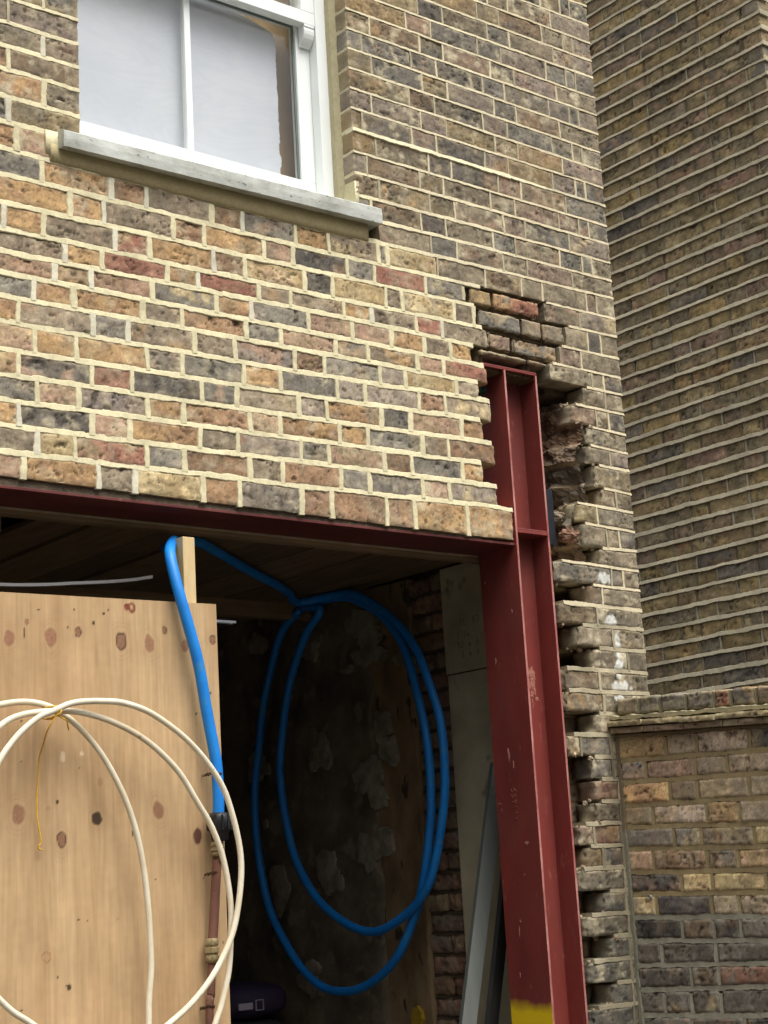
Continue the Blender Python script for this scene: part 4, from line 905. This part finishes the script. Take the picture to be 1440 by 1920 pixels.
pl.add([(PX0, -.001, 1.0), (PX1, -.001, 1.0), (PX1, -.001, .01), (PX0, -.001, .01)], [(0, 3, 2, 1)], A1)
pl.add([(PX1, -.001, .01), (PX1, .017, .01), (PX1, .017, top_ply(PX1)), (PX1, -.001, top_ply(PX1)), (PX0, -.001, .01), (PX0, .017, .01), (PX0, .017, top_ply(PX0)), (PX0, -.001, top_ply(PX0))], [(0, 1, 2, 3), (7, 6, 5, 4), (3, 2, 6, 7), (5, 6, 2, 1)], tuple(v*.85 for v in A1))
po = pl.build('plywood_sheet', M_PLY)
tag(po, 'large knotty plywood sheet standing upright in the opening below the brick wall', 'plywood sheet')
# bracket on the board's edge
b = MB(); b.box(.583, -.006, 1.10, .600, -.0015, 1.215); 
for z in (1.195, 1.165, 1.125): tube(b, [(.5915, -.0055, z), (.5915, -.009, z)], .004, 8, 1)
tag(b.build('metal_bracket', M_GALV, attr=False), 'narrow dull metal bracket screwed to the lower right edge of the plywood sheet', 'bracket')

# ------------------------------------------------------------------ timber stud and roof timbers inside
M_TIM = surf('sawn pine', lin((222, 198, 150)), lin((196, 168, 120)), scale=8, rough=.75, bump=.25, bscale=70, stretch=(4, 4, .5), speck=(28, .72, lin((110, 80, 52)), .05))
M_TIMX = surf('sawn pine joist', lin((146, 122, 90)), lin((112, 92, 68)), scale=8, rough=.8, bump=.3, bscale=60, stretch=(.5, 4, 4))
tag(boxes('timber_stud', [(.5115, .020, 0, .5525, .064, 2.640)], M_TIM, None, .002), 'pale upright timber stud rising behind the plywood sheet to the ceiling', 'timber stud')
tag(boxes('ceiling_joist', [(LX, .2105, 2.703, 2.06, .252, 2.775)], M_TIMX, None, .003), 'brown timber plate running along the inner side of the red beam', 'ceiling joist')
tag(boxes('ceiling_joist', [(.45, 1.52, 2.715, 2.098, 1.57, 2.8885)], M_TIMX, None, .003), 'dark cross joist deep inside the room above the hanging blue coil', 'ceiling joist')
for i, x in enumerate((-.9, -.45, 0.0)):
    o = boxes('ceiling_joist', [(x, .254, 2.66, x+.05, 3.0, 2.778)], M_TIMX, None, .003)
    tag(o, 'shadowy ceiling joist running back into the room above the plywood sheet', 'ceiling joist', 'joists above the plywood sheet')
M_CEIL = surf('brown ceiling boards', lin((140, 116, 84)), lin((108, 88, 64)), scale=3, rough=.85, bump=.3, bscale=20, stretch=(1, 4, 1))
cbm = MB(); x = .34
while x < 2.05:
    wd = RND.uniform(.17, .26); x1 = min(2.097, x+wd); zz = RND.uniform(0, .012); g_ = RND.uniform(.55, 1.15)
    cbm.box(x, .2545, 2.780+zz, x1-.007, 3.9, 2.798+zz, col=(g_, g_*RND.uniform(.93, 1.0), g_*RND.uniform(.85, 1.0)))
    x = x1
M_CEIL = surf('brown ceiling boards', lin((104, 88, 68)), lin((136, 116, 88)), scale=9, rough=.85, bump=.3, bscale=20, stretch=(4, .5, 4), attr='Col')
tag(cbm.build('ceiling_board', M_CEIL), 'brown boards lining the ceiling behind the red beam', 'ceiling')
# room shell
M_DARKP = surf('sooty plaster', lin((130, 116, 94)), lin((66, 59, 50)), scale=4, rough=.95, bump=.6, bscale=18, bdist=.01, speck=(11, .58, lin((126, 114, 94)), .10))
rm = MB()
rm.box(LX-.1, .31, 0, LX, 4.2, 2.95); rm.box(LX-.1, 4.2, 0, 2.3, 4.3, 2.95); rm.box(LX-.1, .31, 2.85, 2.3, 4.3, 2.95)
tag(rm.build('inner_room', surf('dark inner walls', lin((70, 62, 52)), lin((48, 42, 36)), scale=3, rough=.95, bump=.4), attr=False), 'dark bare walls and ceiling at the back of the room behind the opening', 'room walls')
# party wall: plastered brick on the right-hand side of the room (face x = 2.1)
XP = 2.1
pw = MB(); PP = lambda u, v, n: (XP-n, u, v)
for k in range(-4, 38):
    z = .0+.075*k
    if z > 2.75: break
    if z < .9:
        continue
    u = .66; h = k % 2 == 0
    while u < .90:
        wd = .1125 if h else .2275
        brick(pw, PP, u+.005, min(u+wd-.005, .915), lambda q, z_=z: z_+.005, lambda q, z_=z: min(2.778, z_+.070), RND.choice('BRBlRb'), rnd=2.4, rough=2.2, film=.3, filmc=(110, 90, 74), depth=.09, res=.011)
        u += wd; h = not h
    ribbon(pw, PP, (.26, (lambda z_: (lambda t: (.66+t, z_)))(z)), .007, -.006, lambda q, r: lin((104, 90, 72), .8), depth=.08, crumb=1.5)
pw.box(XP+.06, .20, 0, XP+.16, 4.2, 2.9, mi=2); pw.box(XP+.01, .31, 0, XP+.06, .66, 2.78, mi=2); pw.box(XP+.01, .655, 0, XP+.06, .92, .9, mi=2)
pwo = empty('party_wall', (XP, 1, 0), 'dark sooty side wall inside the room behind the hanging blue pipe coil', 'inner wall')
pw.build('brickwork', [M_BRICK, M_MORT, M_RUB], pwo)
# rough plaster skin over the deep part, wavy
def skin(name, y0, y1, z0, z1, off, amp, mat, colf=None, ny=60, nz=90, edge=.012):
    b = MB(); V = []; C = []
    for j in range(nz+1):
        for i in range(ny+1):
            z = z0+(z1-z0)*j/nz; e0 = edge*noise.fractal(Vector((z*9, y0, 2)), .8, 2, 3); e1 = edge*noise.fractal(Vector((z*9, y1, 5)), .8, 2, 3)
            y = (y0+e0)+(y1+e1-y0-e0)*i/ny
            V.append((XP-off-amp*noise.fractal(Vector((y*6, z*6, 1)), .8, 2, 4), y, z)); C.append(colf(y, z) if colf else (1, 1, 1))
    W_ = ny+1; F = [(j*W_+i, j*W_+i+1, (j+1)*W_+i+1, (j+1)*W_+i) for j in range(nz) for i in range(ny)]
    n0 = len(V)
    # give it thickness
    for j in range(nz+1):
        for i in (0, ny): V.append((XP+.03, V[j*W_+i][1], V[j*W_+i][2])); C.append((.5, .5, .5))
    for j in range(nz):
        F.append((j*W_, (j+1)*W_, n0+(j+1)*2, n0+j*2)); F.append((j*W_+ny, n0+j*2+1, n0+(j+1)*2+1, (j+1)*W_+ny))
    b.add(V, F, C, 0, True)
    return b.build(name, mat, pwo)
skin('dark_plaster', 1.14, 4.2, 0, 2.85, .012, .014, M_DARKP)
M_TAN = surf('tan plaster', lin((152, 128, 94)), lin((104, 84, 60)), scale=7, rough=.95, bump=.6, bscale=25, bdist=.008, stretch=(1, 1, .5), speck=(16, .62, lin((74, 60, 46)), .05))
skin('tan_plaster', .885, 1.15, 0, 2.778, .008, .008, M_TAN, ny=24)
M_PATCH = surf('pale plaster remnant', lin((158, 148, 128)), lin((100, 90, 76)), scale=14, rough=.95, bump=.6, bscale=60)
for idx, (py, pz, rw, rh) in enumerate(PA):
    n = 60; V = [(XP-.030, py, pz)]; V2 = []
    for i in range(n):
        a = 2*math.pi*i/n; d = .9+.75*noise.noise(Vector((math.cos(a)*.8+idx*5.3, math.sin(a)*.8, idx*7.7)))+.22*noise.noise(Vector((math.cos(a)*2.6, math.sin(a)*2.6, idx*3.1)))+.10*noise.noise(Vector((math.cos(a)*8, math.sin(a)*8, idx)))
        V.append((XP-.024, py+rw*d*math.cos(a), pz+rh*d*math.sin(a))); V2.append((XP+.0, py+rw*d*1.03*math.cos(a), pz+rh*d*1.03*math.sin(a)))
    b = MB(); b.add(V+V2, [(0, 1+i, 1+(i+1) % n) for i in range(n)]+[(1+i, n+1+i, n+1+(i+1) % n, 1+(i+1) % n) for i in range(n)])
    b.build('plaster_patch', M_PATCH, pwo, attr=False)
# yellow sprayed dabs
M_YEL = surf('yellow spray paint', lin((170, 138, 30)), lin((130, 104, 30)), scale=30, rough=.8, bump=0)
for (y_, z_, a_, b_) in ((.965, 1.12, .03, .045),):
    n = 18; V = [(XP-.0265, y_+a_*(1+.4*noise.noise(Vector((i*1.1, y_*30, 0))))*math.cos(2*math.pi*i/n), z_+b_*(1+.4*noise.noise(Vector((i*1.3, y_*30, 5))))*math.sin(2*math.pi*i/n)) for i in range(n)]
    V += [(XP, p_[1], p_[2]) for p_ in V]
    b = MB(); b.add(V, [tuple(range(n))]+[(i, (i+1) % n, n+(i+1) % n, n+i) for i in range(n)]); b.build('spray_mark', M_YEL, pwo, attr=False)
# white plasterboards fixed to the party wall near the opening
M_PB = surf('dusty plasterboard', lin((198, 186, 154)), lin((164, 152, 124)), scale=5, rough=.9, bump=.15, speck=(9, .66, lin((112, 106, 88)), .1))
tag(boxes('plasterboard', [(XP-.022, .205, 2.372, XP-.006, .675, 2.776)], M_PB, None, .001), 'upper beige board on the side wall with pencilled numbers', 'wall board')
pb0 = bpy.data.objects['plasterboard']; M_PEN = surf('pencil', lin((30, 26, 20)), lin((40, 34, 28)), rough=.9, bump=0)
for txt, y_, z_, s_ in (('7L 43', .585, 2.545, .026), ('1 3x', .600, 2.500, .020), ('12 x 4', .600, 2.462, .022), ('3 x 4', .580, 2.425, .022)):
    for i, ch in enumerate(txt):
        if ch != ' ': write(MB(), ch, lambda s, t: (XP-.0222, y_-s-i*.95*s_, z_+t), s_, .0009).build('pencil_character', M_PEN, pb0, attr=False)
tag(boxes('plasterboard', [(XP-.024, .205, 0, XP-.006, .665, 2.366)], M_PB, None, .001), 'tall lower beige board on the side wall left of the red column', 'wall board')

# ------------------------------------------------------------------ leaning galvanised channel and dark board
def lean(name, p0, p1, wdir, w_, t_, mat, label, cat, lip=0):
    p0, p1 = Vector(p0), Vector(p1); ax = (p1-p0).normalized(); wd = Vector(wdir); wd = (wd-ax*wd.dot(ax)).normalized(); nn = ax.cross(wd)
    b = MB()
    def slab(a0, a1, n0, n1):
        V = [p+wd*a+nn*n for p in (p0, p1) for n in (n0, n1) for a in (a0, a1)]
        b.add(V, [(0, 2, 3, 1), (4, 5, 7, 6), (0, 1, 5, 4), (2, 6, 7, 3), (0, 4, 6, 2), (1, 3, 7, 5)])
    slab(0, w_, 0, t_)
    if lip: slab(0, t_, t_, lip); slab(w_-t_, w_, t_, lip)
    o = b.build(name, mat, None, .0005, attr=False); return tag(o, label, cat)
M_CH = surf('grey zinc channel', (.13, .14, .125), (.20, .21, .185), scale=6, rough=.6, metallic=.15, bump=.1, stretch=(2, 2, .3))
lean('metal_channel', (1.46, .34, .02), (2.005, .37, 2.02), (1, -.35, 0), .052, .003, M_CH, 'pale grey metal channel leaning between the beige board and the red column', 'metal channel', lip=.03)
lean('dark_board', (1.555, .30, .02), (2.01, .27, 1.95), (1, .2, 0), .055, .018, surf('black stained timber', lin((44, 42, 40)), lin((30, 29, 28)), scale=8, rough=.7), 'black board leaning beside the grey metal channel', 'board')

# ------------------------------------------------------------------ blue water pipe with coil
m_blue = surf('blue polyethylene', lin((16, 114, 198)), lin((32, 136, 216)), scale=9, rough=.45, bump=.06, bscale=40, speck=(17, .60, lin((64, 136, 184)), .16), spec=.4)
bp_ = empty('water_pipe', (BLA[0][0], BLA[0][1], 1.80), 'blue plastic water pipe rising from the black coupling and coiled inside the dark room', 'water pipe')
b = MB()
path = [(BLA[0][0], BLA[0][1], 1.79)]+BLA+[(.63, .305, 2.668), (.74, .39, 2.70)]+[(x, y, min(z, 2.758)) for x, y, z in BLB[:4]]+[(1.88, 1.34, 2.75)]+[(x, y, min(z, 2.76)) for x, y, z in C2[1:]]+[(1.985, 1.44, 2.755)]+[(x, y, min(z, 2.76)) for x, y, z in C1]
tube(b, path, .0165, 14, 6, wav=.006)
b.build('pipe', m_blue, bp_, attr=False)
M_BLK = surf('black plastic', (.012, .012, .013), (.03, .03, .032), scale=20, rough=.35, bump=.05)
b = MB(); c0 = (.562, -.045, 1.757)
lathe(b, c0, [(0, .018), (.004, .024), (.022, .025), (.026, .028), (.028, .031), (.066, .033), (.070, .030), (.078, .026), (.079, .0185)], 20)
for i in range(10):
    a = 2*math.pi*i/10; x, y = c0[0]+.0325*math.cos(a), c0[1]+.0325*math.sin(a)
    b.box(x-.0025, y-.0025, c0[2]+.030, x+.0025, y+.0025, c0[2]+.072)
b.build('coupling', M_BLK, bp_, attr=False)

# ------------------------------------------------------------------ old brown pipe with compression joint
M_BRN = surf('brown painted copper pipe', lin((128, 88, 72)), lin((106, 72, 60)), scale=14, rough=.55, bump=.15, speck=(60, .7, lin((150, 130, 110)), .06))
M_BRS = surf('limescaled brass', lin((168, 150, 110)), lin((118, 104, 76)), scale=50, rough=.6, metallic=.35, bump=.4)
op = empty('brown_pipe', (.53, -.03, 1.2), 'old brown painted pipe running down the right edge of the plywood sheet', 'pipe')
b = MB(); tube(b, [(.557, -.036, 1.715), (.549, -.03, 1.60), (.534, -.03, 1.46)], .0135, 12, 6); b.build('pipe', M_BRN, op, attr=False)
b = MB(); tube(b, [(.533, -.03, 1.455), (.526, -.03, 1.35), (.517, -.03, 1.20), (.508, -.03, .02)], .0115, 12, 6); b.build('pipe', M_BRN, op, attr=False)
def fitting(c, s=1.0):
    b = MB(); lathe(b, c, [(-.034*s, .013), (-.032*s, .019), (-.016*s, .0215), (-.014*s, .016), (-.008*s, .016), (-.006*s, .0225), (.008*s, .0225), (.010*s, .016), (.014*s, .016), (.016*s, .0215), (.030*s, .020), (.033*s, .014)], 6, smooth=False)
    lathe(b, c, [(-.033*s, .012), (-.031*s, .0195), (-.017*s, .0195), (-.012*s, .0165), (.012*s, .0165), (.017*s, .0195), (.031*s, .0185), (.033*s, .012)], 18); return b
fitting((.533, -.03, 1.462)).build('compression_joint', M_BRS, op, attr=False)
fitting((.557, -.038, 1.735), .62).build('brass_nut', M_BRS, op, attr=False)
fitting((.513, -.03, 1.235), .5).build('brass_nut', M_BRS, op, attr=False)
b = MB(); tube(b, [(.5615, -.045, 1.765), (.560, -.042, 1.70)], .010, 10, 1); b.build('spigot', M_BRS, op, attr=False)
M_WIRE = surf('rusty wire', lin((92, 66, 44)), lin((60, 44, 32)), scale=60, rough=.8, metallic=.3, bump=.2)
def wire(x, y, z, r, label):
    b = MB(); rr = random.Random(int(z*1000))
    loop = [(x+r*math.cos(a), y-abs(r*math.sin(a)) if False else y+r*math.sin(a), z+.002*math.sin(a*2)) for a in [math.pi*(1+i/8) for i in range(9)]]
    loop = [(x-r-.004, -.004, z-.003)]+loop+[(x+r+.004, -.004, z+.003)]
    tube(b, loop, .0012, 6, 3)
    tube(b, [(q[0], q[1]-.001, q[2]+.004) for q in loop], .0012, 6, 3)
    tube(b, [(x-r-.002, y-.004, z), (x-r-.009, y-.012, z+.005), (x-r-.016, y-.006, z-.003), (x-r-.024, y-.010, z+.001)], .0015, 6, 3)
    tube(b, [(x-r-.003, y-.002, z+.001), (x-r-.010, y-.006, z-.004), (x-r-.017, y-.012, z+.004), (x-r-.026, y-.008, z-.005)], .0013, 6, 3)
    tag(b.build('wire_tie', M_WIRE, attr=False), label, 'wire tie', 'twisted wire ties holding the pipes')
wire(.556, -.045, 1.942, .0178, 'twisted rusty wire tie round the blue pipe above the black coupling')
wire(.551, -.030, 1.668, .0145, 'rusty wire tie round the brown pipe just below the black coupling')
wire(.521, -.030, 1.312, .0125, 'rusty wire tie on the brown pipe below the brass compression joint')

# ------------------------------------------------------------------ white pipe coil and yellow string
M_WP = surf('dusty white plastic pipe', lin((228, 220, 198)), lin((206, 190, 158)), scale=9, rough=.5, bump=.1, speck=(45, .72, lin((170, 150, 116)), .08))
wc = MB()
A0 = [(-.36, -.075, 1.36), (-.40, -.075, 1.60), (-.37, -.075, 1.84), (-.29, -.075, 2.02)]
tube(wc, A0+[(x, y, z) for x, y, z in WA[1:]], .0085, 10, 6, wav=.004)
B0 = [(-.20, -.05, 1.30), (-.33, -.05, 1.50), (-.36, -.05, 1.74), (-.30, -.05, 1.94)]
tube(wc, B0+[(x, y, z) for x, y, z in WB], .0085, 10, 6, wav=.004)
C0 = [(-.27, -.09, 1.66)]
tube(wc, [(-.225, -.09, 1.479), (-.27, -.095, 1.58), (-.27, -.1, 1.70)]+WC[1:], .0085, 10, 6, wav=.004)
tube(wc, WD, .0085, 10, 6)
tube(wc, [WC[-1], (.19, -.085, 1.205), WD[-1]], .0085, 10, 2)
# lower turns out of frame
tube(wc, [WA[-1], (.30, -.07, 1.12), (.24, -.065, 1.07), (.02, -.06, 1.05), (-.12, -.055, 1.12), (-.20, -.05, 1.30)], .0085, 10, 6)
tube(wc, [WB[-1], (.44, -.05, 1.12), (.34, -.055, 1.04), (.05, -.065, .99), (-.22, -.07, 1.12), (-.36, -.075, 1.36)], .0085, 10, 6)
tag(wc.build('pipe_coil', M_WP, attr=False), 'loose coil of cream white plastic pipe hanging in front of the plywood sheet', 'pipe coil')
M_STR = surf('yellow string', lin((226, 180, 70)), lin((196, 150, 54)), scale=100, rough=.8, bump=.2)
b = MB(); tube(b, STRA, .0022, 6, 4); tube(b, STRB, .0022, 6, 4)
tube(b, [(.010, -.045, 2.112), (.022, -.088, 2.118), (.034, -.115, 2.108), (.028, -.116, 2.094), (.014, -.075, 2.086), (.008, -.045, 2.10)], .0025, 6, 4)
tube(b, [(.024, -.03, 2.110), (.030, -.1, 2.118), (.026, -.117, 2.102), (.020, -.09, 2.084), (.020, -.002, 2.10)], .0022, 6, 4)
tag(b.build('string', M_STR, attr=False), 'thin yellow string knotted round the top of the white pipe coil', 'string')
# nails the things hang from
b = MB(); tube(b, [(.022, -.001, 2.104), (.022, -.12, 2.110)], .0022, 8, 1); tag(b.build('nail', M_GALV, attr=False), 'nail in the plywood sheet under the knot of the yellow string', 'nail')

# ------------------------------------------------------------------ white trim strip, slim light fitting, cement bags
b = MB()
P = catmull([(-.5, .25, 2.497), (.043, .25, 2.505), (.298, .25, 2.527), (.45, .25, 2.545), (.547, .25, 2.563)], 8)
V = [];
for p in P: V += [(p.x, .25, p.z-.004), (p.x, .25, p.z+.005), (p.x, .262, p.z+.005), (p.x, .262, p.z-.004)]
F = [(i*4+k, i*4+(k+1) % 4, (i+1)*4+(k+1) % 4, (i+1)*4+k) for i in range(len(P)-1) for k in range(4)]+[(0, 1, 2, 3), tuple((len(P)-1)*4+k for k in (3, 2, 1, 0))]
b.add(V, F)
tag(b.build('trim_strip', surf('pale trim', lin((235, 232, 230)), lin((220, 216, 212)), rough=.5, bump=0), attr=False), 'thin pale curved trim strip poking out above the plywood sheet', 'trim strip')
lt = boxes('aluminium_channel', [(.55, .292, 2.4445, .873, .294, 2.452), (.55, .312, 2.4445, .873, .314, 2.452), (.55, .2945, 2.450, .873, .3115, 2.452)], surf('brushed aluminium', (.5, .53, .56), (.7, .72, .75), rough=.35, metallic=.6, bump=0), None, 0)
tag(lt, 'short aluminium channel sticking out past the top right edge of the plywood sheet', 'metal channel')
M_BAG = surf('purple paper sack', lin((58, 46, 70)), lin((44, 38, 56)), scale=6, rough=.7, bump=.5, bscale=14, bdist=.01)
M_LBL = surf('pale bag print', lin((170, 160, 172)), lin((150, 140, 156)), rough=.8, bump=0)
M_BAG2 = surf('grey paper sack', lin((66, 66, 66)), lin((50, 50, 50)), scale=6, rough=.7, bump=.5, bscale=14, bdist=.01)
lab = ['purple sack with pale printed panel on top of the stack in the dark room', 'dark grey sack second from the top of the stack in the dark room']
nbag = 9
for i in range(nbag):
    zt = 1.262-i*.14
    t = empty('cement_bag', (1.86, 1.9, max(0, zt-.14)), lab[i] if i < 2 else 'dark sack lower in the stack inside the dark room', 'bag', 'sacks stacked in the dark room')
    b = MB(); V = []; F = []; A, B = 26, 12; xo, yo = RND.uniform(-.015, .015), RND.uniform(-.02, .02)
    for j in range(B+1):
        th = -math.pi/2+math.pi*j/B
        for q in range(A):
            ph = 2*math.pi*q/A
            sgn = lambda v_, e_: math.copysign(abs(v_)**e_, v_)
            x = sgn(math.cos(ph), .45)*sgn(math.cos(th), .45)*.15; y = sgn(math.sin(ph), .4)*sgn(math.cos(th), .45)*.26; z = sgn(math.sin(th), .7)*.0695
            d = 1+.04*noise.noise(Vector((x*12, y*12, i)))
            V.append((1.86+xo+x*d, 1.9+yo+y*d, zt-.07+z*d))
    for j in range(B):
        for q in range(A): F.append((j*A+q, j*A+(q+1) % A, (j+1)*A+(q+1) % A, (j+1)*A+q))
    b.add(V, F, smooth=True); b.build('sack', M_BAG if i != 1 else M_BAG2, t, attr=False)
    if i < 2:
        b = MB()
        y0 = 1.9+yo-.262
        b.box(1.735, y0-.004, zt-.095, 1.800, y0+.004, zt-.070); 
        for (a0, a1, c0_, c1_) in ((.045, .083, -.102, -.099), (.045, .083, -.064, -.061), (.045, .048, -.099, -.064), (.080, .083, -.099, -.064)):
            b.box(1.82+a0-.05, y0-.004, zt+c0_, 1.82+a1-.05, y0+.003, zt+c1_)
        b.build('printed_label', M_LBL, t, attr=False)
